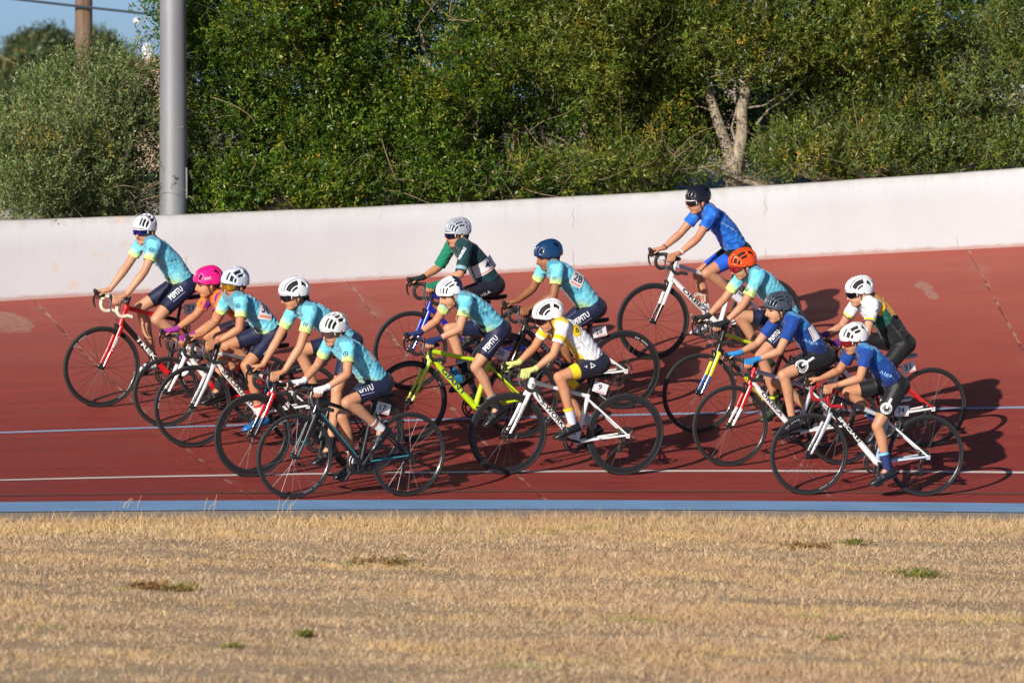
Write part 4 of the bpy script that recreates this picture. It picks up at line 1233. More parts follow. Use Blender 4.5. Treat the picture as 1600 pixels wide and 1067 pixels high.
    # race plate on the seat post
    if S.get('num'):
        n_, tilt, du, dw = S['num']
        c0 = BB + seatdir * (Lst - 0.055) + Vector((-0.072 + du, 0.040, dw))
        a = R_(tilt)
        Rt = Vector((-math.cos(a), 0, math.sin(a))); Up = Vector((math.sin(a), 0, math.cos(a)))
        Mx = Matrix(((Rt.x, Up.x, 0, c0.x), (Rt.y, Up.y, 1, c0.y), (Rt.z, Up.z, 0, c0.z), (0, 0, 0, 1)))
        rot = Matrix(((Rt.x, 0, Up.x), (0, 1, 0), (Rt.z, 0, Up.z)))
        mb = MB(); mb.box(c0, (0.062, 0.0012, 0.043), rot=rot); pl = mb.build('number_plate', M_plate, e, smooth=False)
        flat_text('number', n_, Mx @ Matrix.Translation((-0.006, 0.006, 0.0035)), 0.030 * len(n_), 0.046, M_ink, pl, 0.01)
        mb = MB(); mb.box(c0 + Rt * 0.012 - Up * 0.034 + Vector((0, 0.0016, 0)), (0.040, 0.0006, 0.004), rot=rot); mb.build('sponsor_stripe', mat('salmon_print', srgb(225, 140, 120), 0.6), pl, smooth=False)
        mb = MB(); mb.tube([BB + seatdir * (Lst - 0.05), c0 + Vector((0.0, -0.004, 0))], 0.004, 6); mb.build('plate_bracket', M_blackp, e)
    # words on tubes
    for (word, where, c_, w_, h_, t0) in S.get('words', []):
        if where == 'dt': A, B_, rad = dtop, BB, rd * 1.03
        elif where == 'tt': A, B_, rad = ttop, stt, rd * 0.86
        elif where == 'fk': A, B_, rad = crown, FH, 0.0
        elif where == 'st': A, B_, rad = stt, BB, rd * 0.92
        elif where == 'cs': A, B_, rad = BB, RH, 0.0
        d = (B_ - A).normalized()
        # along the tube, read from the left side of the bike
        ri = d if where not in ('cs',) else -d
        if d.x < 0 and where in ('dt', 'tt', 'cs', 'st', 'fk'): ri = d
        if where == 'fk': ri = -d if d.x < 0 else -d
        if where == 'cs': ri = d
        up = Vector((0, 1, 0)).cross(ri)                       # out x right = up
        out = Vector((0, 1, 0))
        y = rad + 0.0025 if rad else (0.060 if where == 'fk' else 0.062)
        c0 = A.lerp(B_, t0)
        V, F, asp = text_mesh(word, 0.03)
        pts = []
        for p in V:
            x_, y_ = p[0] / asp * w_, p[1] * h_
            if rad:
                ang = y_ / rad
                pts.append(c0 + ri * x_ + up * (math.sin(ang) * (rad + .002)) + out * (math.cos(ang) * (rad + .002)))
            else:
                pts.append(c0 + ri * x_ + up * y_ + out * (0.040 + 0.0145 + 0.010 * t0 if where == 'fk' else y * (0.45 + 0.65 * t0)))
        me = bpy.data.meshes.new('lettering'); me.from_pydata([tuple(p) for p in pts], [], F); me.materials.append(mat('print_%02x%02x%02x' % c_, srgb(*c_), 0.45))
        link('lettering', me, fr)
    tag(e, S['label'], 'bicycle', 'road bicycles in the race')
    return e

BL, WH, RD = (22, 22, 25), (232, 232, 230), (200, 22, 28)
SCH = {
 1: D_(dt=BL, dt2=RD, tt=RD, tt2=BL, st=BL, ht=RD, ss=BL, cs=BL, fk=RD, fk2=(225, 40, 40), tape=(225, 215, 190), rim=.022, rimtext='a', split=.82, rd=.024, cage=(30, 30, 32), stem=BL, num=('21', 8, -.01, .0),
       words=[('TREK', 'dt', WH, .26, .036, .52), ('TREK', 'fk', WH, .15, .020, .42)], label='red and black racing bicycle with cream bar tape and white shorts-side lettering'),
 2: D_(dt=WH, dt2=RD, tt=WH, tt2=RD, st=RD, ht=WH, fk=WH, rim=.018, label='small-wheeled white and red bicycle'),
 3: D_(dt=(228, 224, 214), dt2=WH, tt=(225, 222, 215), tt2=(150, 60, 35), st=RD, ht=BL, ss=WH, cs=WH, fk=(190, 190, 195), fk2=(175, 175, 180), rim=.020, rimtext='a', bend=.018, bottle=(30, 30, 34), brk=M_metal,
       words=[('SPECIALIZED', 'dt', BL, .40, .032, .52), ('SPECIALIZED', 'tt', BL, .18, .014, .32)], label='cream white bicycle with black lettering and a silver fork'),
 4: D_(dt=BL, dt2=BL, tt=BL, st=BL, ht=BL, fk=(200, 30, 35), fk2=BL, rim=.040, disc=True, rd=.022, words=[('SL', 'dt', WH, .05, .03, .3)], label='black bicycle with deep rims, disc brakes and a red flash on the fork'),
 5: D_(dt=(24, 26, 28), dt2=(24, 26, 28), tt=(24, 26, 28), st=(22, 24, 26), ht=(22, 24, 26), cs=(26, 40, 44), ss=(24, 24, 26), fk=(28, 32, 36), fk2=(30, 70, 78), spk='light', nsp=20, rim=.018, rimk='black', rimtext='a', num=('17', -14, .0, .0),
       brk=M_metal, teal=True, label='black bicycle with thin turquoise stripes and numbered plate 17'),
 6: D_(dt=(25, 45, 160), tt=(25, 45, 160), st=(20, 30, 110), ht=(20, 40, 150), fk=(30, 60, 190), rim=.020, nsp=18, label='deep blue bicycle under the green jersey rider'),
 7: D_(dt=(195, 225, 30), dt2=(195, 225, 30), tt=(200, 230, 40), st=(195, 225, 30), ht=(190, 220, 30), ss=(195, 225, 30), cs=(195, 225, 30), fk=(190, 222, 30), fk2=(190, 222, 30), rd=.025, rim=.028, rimtext='a', nsp=20, bottle=(35, 110, 150), num=('30', -18, .0, .0),
       words=[('GIANT', 'dt', (40, 50, 105), .30, .040, .50)], label='bright lime yellow bicycle with dark blue lettering'),
 8: D_(dt=(60, 62, 66), dt2=(40, 42, 45), tt=BL, st=BL, ht=BL, ss=WH, cs=WH, fk=BL, rim=.038, rimtext='a', rd=.024, disc=True, num=('28', 12, -.02, .0), words=[('ORBEA', 'dt', (215, 215, 215), .30, .034, .5)],
       label='black bicycle with a white rear triangle and numbered plate 28'),
 9: D_(dt=WH, dt2=WH, tt=WH, tt2=WH, st=WH, ht=WH, ss=WH, cs=WH, fk=WH, rim=.040, disc=True, rd=.024, num=('9', -16, .0, -.0), words=[('S-WORKS', 'dt', BL, .32, .038, .50), ('SPECIALIZED', 'fk', (90, 90, 95), .18, .010, .5), ('SPECIALIZED', 'cs', (70, 70, 75), .17, .014, .62)],
       label='white bicycle with deep black rims, disc brakes and numbered plate 9'),
 10: D_(dt=WH, dt2=WH, tt=(190, 195, 205), tt2=(200, 205, 212), st=WH, ht=WH, ss=WH, cs=WH, fk=WH, fk2=BL, rim=.03, nsp=18, stem=WH, cage=WH, rd=.023, words=[('ORBEA', 'dt', BL, .32, .036, .48)],
       label='white bicycle with a black-tipped fork, on the highest line under the wall'),
 11: D_(dt=BL, dt2=(225, 225, 40), tt=(190, 205, 40), tt2=BL, st=BL, ht=BL, fk=(225, 225, 35), fk2=(45, 110, 185), rim=.020, rimtext='a', split=.55, label='black and yellow bicycle with a blue-tipped yellow fork'),
 12: D_(dt=(235, 235, 235), dt2=WH, tt=(170, 175, 190), tt2=(175, 180, 195), st=(165, 170, 182), ht=RD, ss=WH, cs=WH, fk=(210, 25, 30), fk2=WH, rim=.018, rd=.023, bend=.012, words=[('ORBEA', 'dt', (60, 62, 66), .28, .030, .45)],
       label='white bicycle with a red head tube and red fork crown'),
 13: D_(dt=WH, dt2=RD, tt=WH, tt2=RD, st=RD, ht=WH, ss=(225, 40, 40), cs=WH, fk=WH, rim=.020, nsp=20, num=('31', 16, -.02, .0), bottle=(225, 225, 225), sad='w', label='white and red bicycle with numbered plate 31'),
 14: D_(dt=BL, dt2=WH, tt=(40, 42, 46), tt2=(190, 195, 200), st=(150, 165, 185), ht=BL, ss=WH, cs=(190, 200, 212), fk=(170, 172, 176), fk2=(150, 152, 156), tape=(165, 20, 28), rim=.020, rimk='black', rimtext='a', split=.62, rd=.024, sad='w', num=('34', 2, -.015, .0),
       brk=M_metal, words=[('SPECIALIZED', 'dt', WH, .40, .028, .48), ('TARMAC', 'st', BL, .16, .022, .5)], label='black and white bicycle with red bar tape and numbered plate 34'),
}
SCH[1]['label'] = 'red and black racing bicycle with cream bar tape'
BIKES = {}
for r in RID:
    BIKES[r['id']] = bike(r, SCH[r['id']])
# turquoise stripe on the black bicycle's down tube
r = BYID[5]
A_ = r['P0'] + r['ax'] * (r['R'] + 0.07); B_ = r['BB']
mb = MB(); mb.tube([A_.lerp(B_, 0.1) + Vector((0, 0.0175, 0.010)), A_.lerp(B_, 0.92) + Vector((0, 0.0185, 0.010))], 0.0045, 6)
fr5 = [c_ for c_ in BIKES[5].children if c_.name.startswith('frame')][0]
mb.build('stripe', paint((60, 150, 162)), fr5)
mb = MB(); mb.tube([r['BB'].lerp(r['RH'], .15) + Vector((0, 0.044, 0.008)), r['BB'].lerp(r['RH'], .92) + Vector((0, 0.071, 0.006))], 0.0045, 6); mb.build('stripe', paint((60, 150, 162)), fr5)

# ================================================================== RIDERS
def fuse_jobs(jobs):
    """jobs: list of (key, MB, voxel, smooth iterations, decimate ratio) -> meshes fused into one skin"""
    obs = []
    for key, mb, vox, it, dec in jobs:
        ob = link('tmp', mb.mesh('tmp', smooth=False))
        m = ob.modifiers.new('r', 'REMESH'); m.mode = 'VOXEL'; m.voxel_size = vox; m.use_smooth_shade = True
        m = ob.modifiers.new('s', 'SMOOTH'); m.factor = 0.5; m.iterations = it
        if dec < 1:
            m = ob.modifiers.new('d', 'DECIMATE'); m.ratio = dec
        obs.append((key, ob))
    bpy.context.view_layer.update()
    dg = bpy.context.evaluated_depsgraph_get()
    out = {}
    for key, ob in obs:
        out[key] = bpy.data.meshes.new_from_object(ob.evaluated_get(dg))
    for key, ob in obs:
        me = ob.data; bpy.data.objects.remove(ob); bpy.data.meshes.remove(me)
    return out

def cut_mesh(me, cuts):
    """cuts: (point, normal, centre, radius): removes what lies beyond point along normal, only near centre"""
    bm = bmesh.new(); bm.from_mesh(me)
    for (p, n, c, rad) in cuts:
        fs = [f for f in bm.faces if (f.calc_center_median() - c).length < rad]
        es = set(); vs = set()
        for f in fs:
            es.update(f.edges); vs.update(f.verts)
        bmesh.ops.bisect_plane(bm, geom=fs + list(es) + list(vs), plane_co=p, plane_no=n, clear_outer=True)
    # drop loose crumbs
    bm.faces.ensure_lookup_table()
    seen, comps = set(), []
    for f in bm.faces:
        if f.index in seen: continue
        st, comp = [f], []
        seen.add(f.index)
        while st:
            g = st.pop(); comp.append(g)
            for e in g.edges:
                for h in e.link_faces:
                    if h.index not in seen: seen.add(h.index); st.append(h)
        comps.append(comp)
    comps.sort(key=len, reverse=True)
    dead = [f for c_ in comps[1:] for f in c_]
    if dead: bmesh.ops.delete(bm, geom=dead, context='FACES')
    bm.to_mesh(me); bm.free(); me.update()
    me.polygons.foreach_set('use_smooth', [True] * len(me.polygons))
    return me

def torso(mb, r, g, sleeve=None, arms=True, lower=True):
    """torso (and upper arms) inflated by g"""
    H, S = r['hipc'], r['shc']
    ax_ = (S - H); L = ax_.length; d = ax_ / L
    nb = Vector((-d.z, 0, d.x))                    # towards the back
    if nb.z < 0: nb = -nb
    r['spine'] = (H, d, nb, L)
    k = L / 0.43
    kk = 0.5 + 0.5 * k
    A = H + d * 0.05 + nb * 0.006
    Bm = H + d * (0.48 * L) + nb * 0.030
    C = H + d * (0.80 * L) + nb * 0.012
    T = S + d * 0.012 - nb * 0.004
    for s in (1, -1):
        y = Vector((0, s, 0))
        if lower: mb.capsule(A + y * 0.056, 0.086 + g, Bm + y * 0.058, 0.078 * kk + g)
        else: mb.capsule(H + d * 0.10 + y * 0.056, 0.080 + g, Bm + y * 0.058, 0.078 * kk + g)
        mb.capsule(Bm + y * 0.058, 0.078 * kk + g, C + y * 0.070, 0.080 * kk + g)
        mb.capsule(C + y * 0.070, 0.080 * kk + g, T + y * 0.10, 0.052 + g)
        mb.capsule(T + y * 0.02 + nb * 0.01, 0.058 + g, T + y * 0.135, 0.046 + g)
    mb.capsule(A, 0.09 + g, Bm, 0.085 * kk + g); mb.capsule(Bm, 0.085 * kk + g, C, 0.088 * kk + g); mb.capsule(C, .085 * kk + g, T - d * 0.02, .06 + g)

def hand(mb, r, s, g=0.0, half=False):
    Hd = r['hood'] + Vector((0, s * HV, 0.010))
    Wr = r['wrist'][s]
    o = Vector((0, s, 0))
    for i in range(4):
        K = Hd + Vector((0.034 - 0.019 * i, s * (0.016 + 0.003 * i), 0.020 - 0.004 * i))
        mb.capsule(Wr + Vector((0.012, s * (0.004 * (i - 1)), 0.0)), 0.019 + g, K, 0.0115 + g, 10)
        ln = (1.0, 1.1, 1.02, 0.82)[i]
        a = K + Vector((0.008, s * 0.019, -0.016)) * ln
        b = a + Vector((0.005, s * 0.000, -0.025)) * ln
        c = b + Vector((-0.003, -s * 0.013, -0.014)) * ln
        mb.capsule(K, 0.0105 + g, a, 0.0095 + g, 10)
        if not half:
            mb.capsule(a, 0.0095 + g, b, 0.0085 + g, 10); mb.capsule(b, 0.0085 + g, c, 0.0075 + g, 10)
    t0 = Hd + Vector((-0.040, -s * 0.006, 0.018)); t1 = Hd + Vector((-0.008, -s * 0.026, 0.008)); t2 = Hd + Vector((0.018, -s * 0.029, -0.008))
    mb.capsule(Wr + Vector((0.01, -s * .006, 0)), 0.017 + g, t0, 0.0145 + g, 10); mb.capsule(t0, 0.0135 + g, t1, 0.0105 + g, 10)
    if not half: mb.capsule(t1, 0.0105 + g, t2, 0.0085 + g, 10)

def body_prims(r):
    mb = MB()
    torso(mb, r, -0.008)
    H = r['hipc']
    mb.capsule(H + Vector((0, -.075, 0)), .088, H + Vector((0, .075, 0)), .088)
    for s in (1, -1):
        hp = Vector((H.x, s * 0.085, H.z)); kn, an = r['knee'][s], r['ank'][s]
        mb.capsule(hp, 0.076, hp.lerp(kn, 0.5), 0.064); mb.capsule(hp.lerp(kn, 0.5), 0.064, kn, 0.047)
        back = (kn - hp).normalized(); sh = (an - kn).normalized()
        bk = (sh.cross(Vector((0, 1, 0)))); bk = bk if bk.x < 0 else -bk
        mb.capsule(kn + back * 0.004 + bk * -0.004, 0.046, kn.lerp(an, 0.12), 0.043)
        mb.capsule(kn, 0.045, kn.lerp(an, 0.32) + bk * 0.010, 0.047); mb.capsule(kn.lerp(an, 0.32) + bk * 0.010, 0.047, kn.lerp(an, 0.62) + bk * 0.004, 0.036)
        mb.capsule(kn.lerp(an, 0.62) + bk * 0.004, 0.036, an, 0.029)
        F_ = Matrix.Rotation(r['fpit'][s], 3, 'Y')
        mb.capsule(an, 0.03, an + F_ @ Vector((0.09, 0, -0.055)), 0.024)
        S = Vector((r['shc'].x, s * 0.155, r['shc'].z)); el, wr = r['elbow'][s], r['wrist'][s]
        mb.capsule(S, 0.046, S.lerp(el, 0.5), 0.041); mb.capsule(S.lerp(el, .5), 0.041, el, 0.034)
        mb.capsule(el, 0.034, el.lerp(wr, 0.25), 0.036); mb.capsule(el.lerp(wr, 0.25), 0.036, wr, 0.0225)
        hand(mb, r, s)
    # head
    O, HR = r['head'], r['HR']
    hp_ = lambda x, y, z: O + HR @ Vector((x, y, z))
    T = r['shc'] + r['spine'][1] * 0.0
    mb.capsule(hp_(-0.022, 0, -0.045), 0.050, T + r['spine'][2] * 0.02, 0.056)
    mb.ellipsoid(hp_(-0.008, 0, 0.035), (0.092, 0.073, 0.088), rot=HR, seg=20, rings=14)
    mb.ellipsoid(hp_(0.020, 0, -0.030), (0.066, 0.062, 0.068), rot=HR, seg=18, rings=12)
    mb.capsule(hp_(0.045, -0.012, -0.078), 0.027, hp_(0.045, 0.012, -0.078), 0.027)
    mb.capsule(hp_(-0.005, 0.046, -0.055), 0.020, hp_(0.048, 0.016, -0.082), 0.018); mb.capsule(hp_(-0.005, -0.046, -0.055), 0.020, hp_(0.048, -0.016, -0.082), 0.018)
    mb.capsule(hp_(0.086, 0, 0.010), 0.009, hp_(0.100, 0, -0.026), 0.0125)
    mb.capsule(hp_(0.088, 0, -0.026), 0.012, hp_(0.084, 0, -0.034), 0.014)
    mb.capsule(hp_(0.070, -0.015, -0.052), 0.011, hp_(0.070, 0.015, -0.052), 0.011)
    mb.capsule(hp_(0.078, -0.03, 0.022), 0.009, hp_(0.078, 0.03, 0.022), 0.009)
    for s in (1, -1):
        mb.ellipsoid(hp_(-0.012, s * 0.076, -0.010), (0.017, 0.009, 0.029), rot=HR @ Matrix.Rotation(R_(-14) * 1, 3, 'Y') @ Matrix.Rotation(R_(s * 16), 3, 'Z'), seg=10, rings=8)
    return mb

def sleeve_end(r, s):
    S = Vector((r['shc'].x, s * 0.155, r['shc'].z)); return S, r['elbow'][s], r['sl']
def jersey_prims(r, g=0.008):
    mb = MB()
    torso(mb, r, g)
    for s in (1, -1):
        S, el, t = sleeve_end(r, s)
        mb.capsule(S, 0.049 + g, S.lerp(el, t + 0.12), 0.041 + g + (0.002 if t < .8 else 0))
    T = r['shc']; O, HR = r['head'], r['HR']
    q = O + HR @ Vector((-0.022, 0, -0.045))
    mb.capsule(T + r['spine'][2] * 0.02, 0.060 + g, (T + r['spine'][2] * 0.02).lerp(q, 0.42), 0.050 + g)
    return mb
def shorts_prims(r, g=0.004):
    mb = MB()
    H = r['hipc']; _, d, nb, L = r['spine']
    mb.capsule(H + Vector((0, -.070, 0)), .092 + g, H + Vector((0, .070, 0)), .092 + g)
    mb.capsule(H + nb * 0.02 + Vector((0, -.052, 0)) - d * .01, .092 + g, H + nb * 0.02 + Vector((0, .052, 0)) - d * .01, .092 + g)
    mb.capsule(H + Vector((0, -.056, 0)) + d * .05, .084 + g, H + Vector((0, .056, 0)) + d * .05, .084 + g)
    mb.capsule(H + Vector((0, -.056, 0)) + d * .12, .074 + g, H + Vector((0, .056, 0)) + d * .12, .074 + g)
    for s in (1, -1):
        hp = Vector((H.x, s * 0.085, H.z)); kn = r['knee'][s]
        mb.capsule(hp, 0.080 + g, hp.lerp(kn, 0.5), 0.066 + g); mb.capsule(hp.lerp(kn, .5), 0.066 + g, hp.lerp(kn, 0.86), 0.053 + g)
        if r.get('tights'):
            an = r['ank'][s]
            mb.capsule(hp.lerp(kn, .86), .053 + g, kn, .049 + g); mb.capsule(kn, .049 + g, kn.lerp(an, .32), .048 + g); mb.capsule(kn.lerp(an, .32), .048 + g, kn.lerp(an, .8), .034 + g)
    return mb

SKIN = {1: (206, 148, 112), 2: (206, 140, 100), 3: (198, 134, 96), 4: (210, 146, 108), 5: (205, 142, 106), 6: (205, 144, 108), 7: (214, 154, 118), 8: (160, 104, 70),
        9: (208, 144, 104), 10: (200, 138, 104), 11: (202, 142, 108), 12: (208, 148, 112), 13: (212, 156, 122), 14: (206, 142, 104)}
BYID[13]['tights'] = True
GLOVE = {5: (225, 225, 225), 6: (28, 30, 32), 7: (25, 40, 90), 9: (200, 205, 120), 11: (24, 24, 27), 12: (40, 130, 190), 13: (90, 30, 110), 2: (150, 40, 140)}
jobs = []
for r in RID:
    i = r['id']
    jm = MB(); torso(jm, r, 0)               # sets the spine
    jobs.append((('body', i), body_prims(r), 0.0052, 3, 0.6))
    jobs.append((('jersey', i), jersey_prims(r), 0.0085, 5, 1))
    jobs.append((('shorts', i), shorts_prims(r), 0.0085, 5, 1))
    if i in GLOVE:
        for s in (1, -1):
            mb = MB(); hand(mb, r, s, 0.0028, half=(i != 9)); wr, el = r['wrist'][s], r['elbow'][s]
            mb.capsule(wr, 0.0262, wr.lerp(el, 0.10), 0.0268)
            jobs.append((('glove', i, s), mb, 0.0045, 2, 0.8))
FUSED = fuse_jobs(jobs)

M_skin = mat('skin', rough=0.48, spec=0.4, attr=True, noise=(28, 0.06))
_b = M_skin.node_tree.nodes['Principled BSDF']; _b.inputs['Subsurface Weight'].default_value = 0.06; _b.inputs['Subsurface Radius'].default_value = (0.02, 0.008, 0.004); _b.inputs['Subsurface Scale'].default_value = 0.3
M_jersey = mat('jersey_cloth', rough=0.72, spec=0.25, attr=True, noise=(55, 0.10), bump=(19, 0.6, 0.02), sheen=0.15)
M_jersey_m = mat('jersey_mottled', rough=0.72, spec=0.25, attr=True, noise=(30, 0.16), bump=(19, 0.6, 0.02), sheen=0.15)
M_lycra = mat('shorts_lycra', rough=0.55, spec=0.35, attr=True, noise=(40, 0.06), bump=(14, 0.35, 0.014), sheen=0.1)

def lin(c): return np.array(srgb(*c))
def smooth(x, a, b):
    t = np.clip((x - a) / (b - a), 0, 1); return t * t * (3 - 2 * t)
def mixc(c, col_, f): return c * (1 - f[:, None]) + np.asarray(col_)[None, :] * f[:, None]
def vnoise(P, f, seed):
    rg = np.random.default_rng(seed); out = np.zeros(len(P))
    for k_ in range(5):
        d = unit(rg.normal(size=3)) * f * (1.0 + 0.45 * k_)
        out += np.sin(P @ d + rg.uniform(0, 6))
    return out / 5
def jersey_cols(r, P):
    """the jersey's printed design, per vertex"""
    i = r['id']
    H, d, nb, L = r['spine']
    H, d, nb = np.array(H), np.array(d), np.array(nb)
    ts = ((P - H) @ d) / L
    bk = (P - H) @ nb
    ta = np.zeros(len(P)); sl = np.zeros(len(P), bool); near = P[:, 1] > 0
    for s in (1, -1):
        S, el, t = sleeve_end(r, s); S, el = np.array(S), np.array(el)
        e = el - S; Le = np.linalg.norm(e); e /= Le
        x = ((P - S) @ e) / (Le * t)
        rad = np.linalg.norm((P - S) - ((P - S) @ e)[:, None] * e, axis=1)
        m = (P[:, 1] * s > 0.08) & (rad < 0.075) & (x > -0.1) & (x < 1.3)
        ta = np.where(m, x, ta); sl |= m
    c = np.zeros((len(P), 3))
    nz = vnoise(P, 30, i); nz2 = vnoise(P, 75, i + 50)
    if i in (1, 3, 4, 5, 7, 8, 11):
        c[:] = lin((112, 200, 220)); c = mixc(c, lin((70, 166, 204)), smooth(nz, -.1, .5) * .6); c = mixc(c, lin((150, 216, 222)), smooth(nz2, .1, .6) * .5)
        lime = lin((200, 226, 128))
        f = np.where(sl, smooth(ta + nz * .1, .50, .92), 0)
        low = smooth(-(bk) + nz * .03, -0.005, 0.075) * smooth(-(ts), -0.42, -0.12) * (~sl)
        c = mixc(c, lime, np.maximum(f, low * 0.95))
        sp = smooth(nz2 + nz * .5, .15, .35) * low
        c = mixc(c, lin((60, 96, 60)), sp * .55)
        c = mixc(c, lin((40, 70, 105)), smooth(ts, 1.04, 1.09) * (~sl) * .5)
    elif i == 2:
        c[:] = lin((242, 120, 24)); c = mixc(c, lin((120, 28, 130)), smooth(nz + .5 * nz2, .30, .42) * 1.0)
        c = mixc(c, lin((120, 28, 130)), np.where(sl, smooth(ta, .80, .84), 0) * near)
        c = mixc(c, lin((60, 25, 60)), smooth(-ts, -.35, -.2))
    elif i == 6:
        c[:] = lin((15, 58, 64)); c = mixc(c, lin((12, 44, 52)), smooth(nz, 0, .5) * .6)
        c = mixc(c, lin((22, 122, 92)), np.where(sl & ~near, 1.0, 0.0))
        band = np.where(sl & near, smooth(ta, .80, .83) * (1 - smooth(ta, .93, .95)), 0); c = mixc(c, lin((150, 190, 200)), band * .8)
    elif i == 9:
        c[:] = lin((232, 232, 236)); yel = lin((238, 200, 24))
        wv = np.sin((ts * L) * 300 + 3.0 * nz + 1.5 * np.sin(P[:, 0] * 40)); c = mixc(c, lin((150, 155, 170)), smooth(wv, .72, .95) * (~sl) * smooth(-ts, -.95, -.8) * .8)
        c = mixc(c, yel, np.where(sl, smooth(ta, .58, .62) * (1 - smooth(ta, .84, .88)), 0))
        c = mixc(c, yel, smooth(ts, .97, 1.0) * (~sl))
        c = mixc(c, yel, smooth(-bk, .045, .06) * (~sl))
        c = mixc(c, lin((200, 165, 20)), np.where(sl, smooth(ta, .70, .71) * (1 - smooth(ta, .73, .74)), 0))
    elif i == 10:
        c[:] = lin((24, 98, 196)); c = mixc(c, lin((60, 140, 220)), smooth(nz + nz2, .2, .7) * .6); c = mixc(c, lin((14, 60, 150)), smooth(-nz, .15, .5) * .6)
    elif i in (12, 14):
        c[:] = lin((22, 72, 150)); c = mixc(c, lin((58, 140, 205)), smooth(ts + .12 * nz, .68, .80) * (~sl) * smooth(bk, -.02, .03))
        c = mixc(c, lin((16, 34, 90)), smooth(-ts + .12 * nz2, -.52, -.25)); c = mixc(c, lin((60, 130, 205)), smooth(nz2, .3, .45) * smooth(-ts, -.5, -.2) * .6)
        c = mixc(c, lin((14, 16, 24)), smooth(-ts, -.17, -.08))
        c = mixc(c, lin((22, 62, 140)), np.where(sl, .8, 0))
    elif i == 13:
        c[:] = lin((26, 28, 32)); up_ = ts + 0.9 * (P[:, 0] - H[0] - d[0] * L * ts)
        q = ts - 0.9 * bk + .05 * nz
        c = mixc(c, lin((20, 92, 78)), smooth(q, .52, .54)); c = mixc(c, lin((240, 190, 30)), smooth(q, .74, .76) * (bk > -.02)); c = mixc(c, lin((234, 236, 240)), smooth(q, .84, .86))
        c = mixc(c, lin((236, 238, 242)), sl * 1.0)
        c = mixc(c, lin((215, 215, 40)), np.where(sl, smooth(ta, .80, .83), 0)); c = mixc(c, lin((70, 40, 130)), np.where(sl, smooth(ta, .93, .95), 0))
    # side seam and pocket edge
    seam = (np.abs(bk - 0.012) < 0.004) & (~sl) & (np.abs(P[:, 1]) > .06)
    c = mixc(c, c.mean(0) * .35, seam * .45)
    pk = (np.abs(ts - .30) < .011) & (bk > .03)
    c = mixc(c, c.mean(0) * .35, pk * .45)
    return c
NAVY = (24, 30, 62)
def shorts_cols(r, P):
    i = r['id']
    base = {2: (34, 24, 44), 6: (20, 24, 38), 9: (28, 32, 48), 10: (20, 22, 28), 12: (22, 22, 25), 13: (20, 21, 23), 14: (20, 20, 23)}.get(i, NAVY)
    c = np.zeros((len(P), 3)); c[:] = lin(base)
    for s in (1, -1):
        hp = np.array((r['hipc'].x, s * .085, r['hipc'].z)); kn = np.array(r['knee'][s])
        e = kn - hp; Le = np.linalg.norm(e); e /= Le
        x = ((P - hp) @ e) / Le
        m = (P[:, 1] * s > 0)
        if i == 9: c = mixc(c, lin((240, 205, 30)), m * smooth(x, .54, .56))
        if i == 10: c = mixc(c, lin((36, 90, 205)), m * smooth(x, .40, .44))
        if i in (1, 3, 4, 5, 7, 8, 11): c = mixc(c, lin((14, 18, 40)), m * smooth(x, .66, .68) * .8)
    return c

def bvh_of(me):
    return BVHTree.FromPolygons([tuple(v.co) for v in me.vertices], [tuple(p.vertices) for p in me.polygons])
def pick(r, bvh, p):
    o = r['Mi'] @ CAMP; d = (r['Mi'].to_3x3() @ ray(*p)).normalized()
    h = bvh.ray_cast(o, d)
    if h[0] is None:
        best = min((bvh.find_nearest(o + d * (o.length + k_ * 0.02)) for k_ in range(-60, 61)), key=lambda q: q[3])
        return best[0], best[1]
    return h[0], h[1]
def wrap_mesh(name, r, bvh, V2, F, c, nrm, right, wid, hei, material, parent, off=0.003):
    """bends a flat print (V2 in -.5...5) onto cloth around point c"""
    n = nrm.normalized(); rt = (right - n * right.dot(n)).normalized(); up = n.cross(rt)
    pts = []
    for p in V2:
        q = c + rt * (p[0] * wid) + up * (p[1] * hei)
        h = bvh.ray_cast(q + n * 0.10, -n, 0.25)
        if h[0] is None: h = bvh.find_nearest(q)
        pts.append(tuple(h[0] + n * off * 0.6 + h[1] * off * 0.6))
    me = bpy.data.meshes.new(name); me.from_pydata(pts, [], F); me.materials.append(material)
    me.polygons.foreach_set('use_smooth', [True] * len(F))
    return link(name, me, parent)
def grid2(nx, ny):
    V = [(x / nx - .5, y / ny - .5) for y in range(ny + 1) for x in range(nx + 1)]
    F = [(y * (nx + 1) + x, y * (nx + 1) + x + 1, (y + 1) * (nx + 1) + x + 1, (y + 1) * (nx + 1) + x) for y in range(ny) for x in range(nx)]
    return V, F
def dir_px(r, c, p0, p1, n):
    """direction in the rider's frame, lying in the cloth, that runs along p0->p1 in the photograph"""
    o = r['Mi'] @ CAMP
    d0 = (r['Mi'].to_3x3() @ ray(*p0)).normalized(); d1 = (r['Mi'].to_3x3() @ ray(*p1)).normalized()
    f = lambda d: o + d * ((c - o).dot(n) / d.dot(n))
    return (f(d1) - f(d0))
def word_on(name, r, bvh, word, p0, p1, hpx, material, parent, bold=0.03, off=0.003):
    mid = ((p0[0] + p1[0]) / 2, (p0[1] + p1[1]) / 2)
    c, n = pick(r, bvh, mid)
    n = (n + Vector((0, 1, 0)) * 0.6).normalized()
    right = dir_px(r, c, p0, p1, n)
    V, F, asp = text_mesh(word, bold)
    V2 = np.stack([V[:, 0] / asp, V[:, 1]], 1)
    return wrap_mesh(name, r, bvh, V2, F, c, n, right, right.length, hpx / FPX * 51.5, material, parent, off)
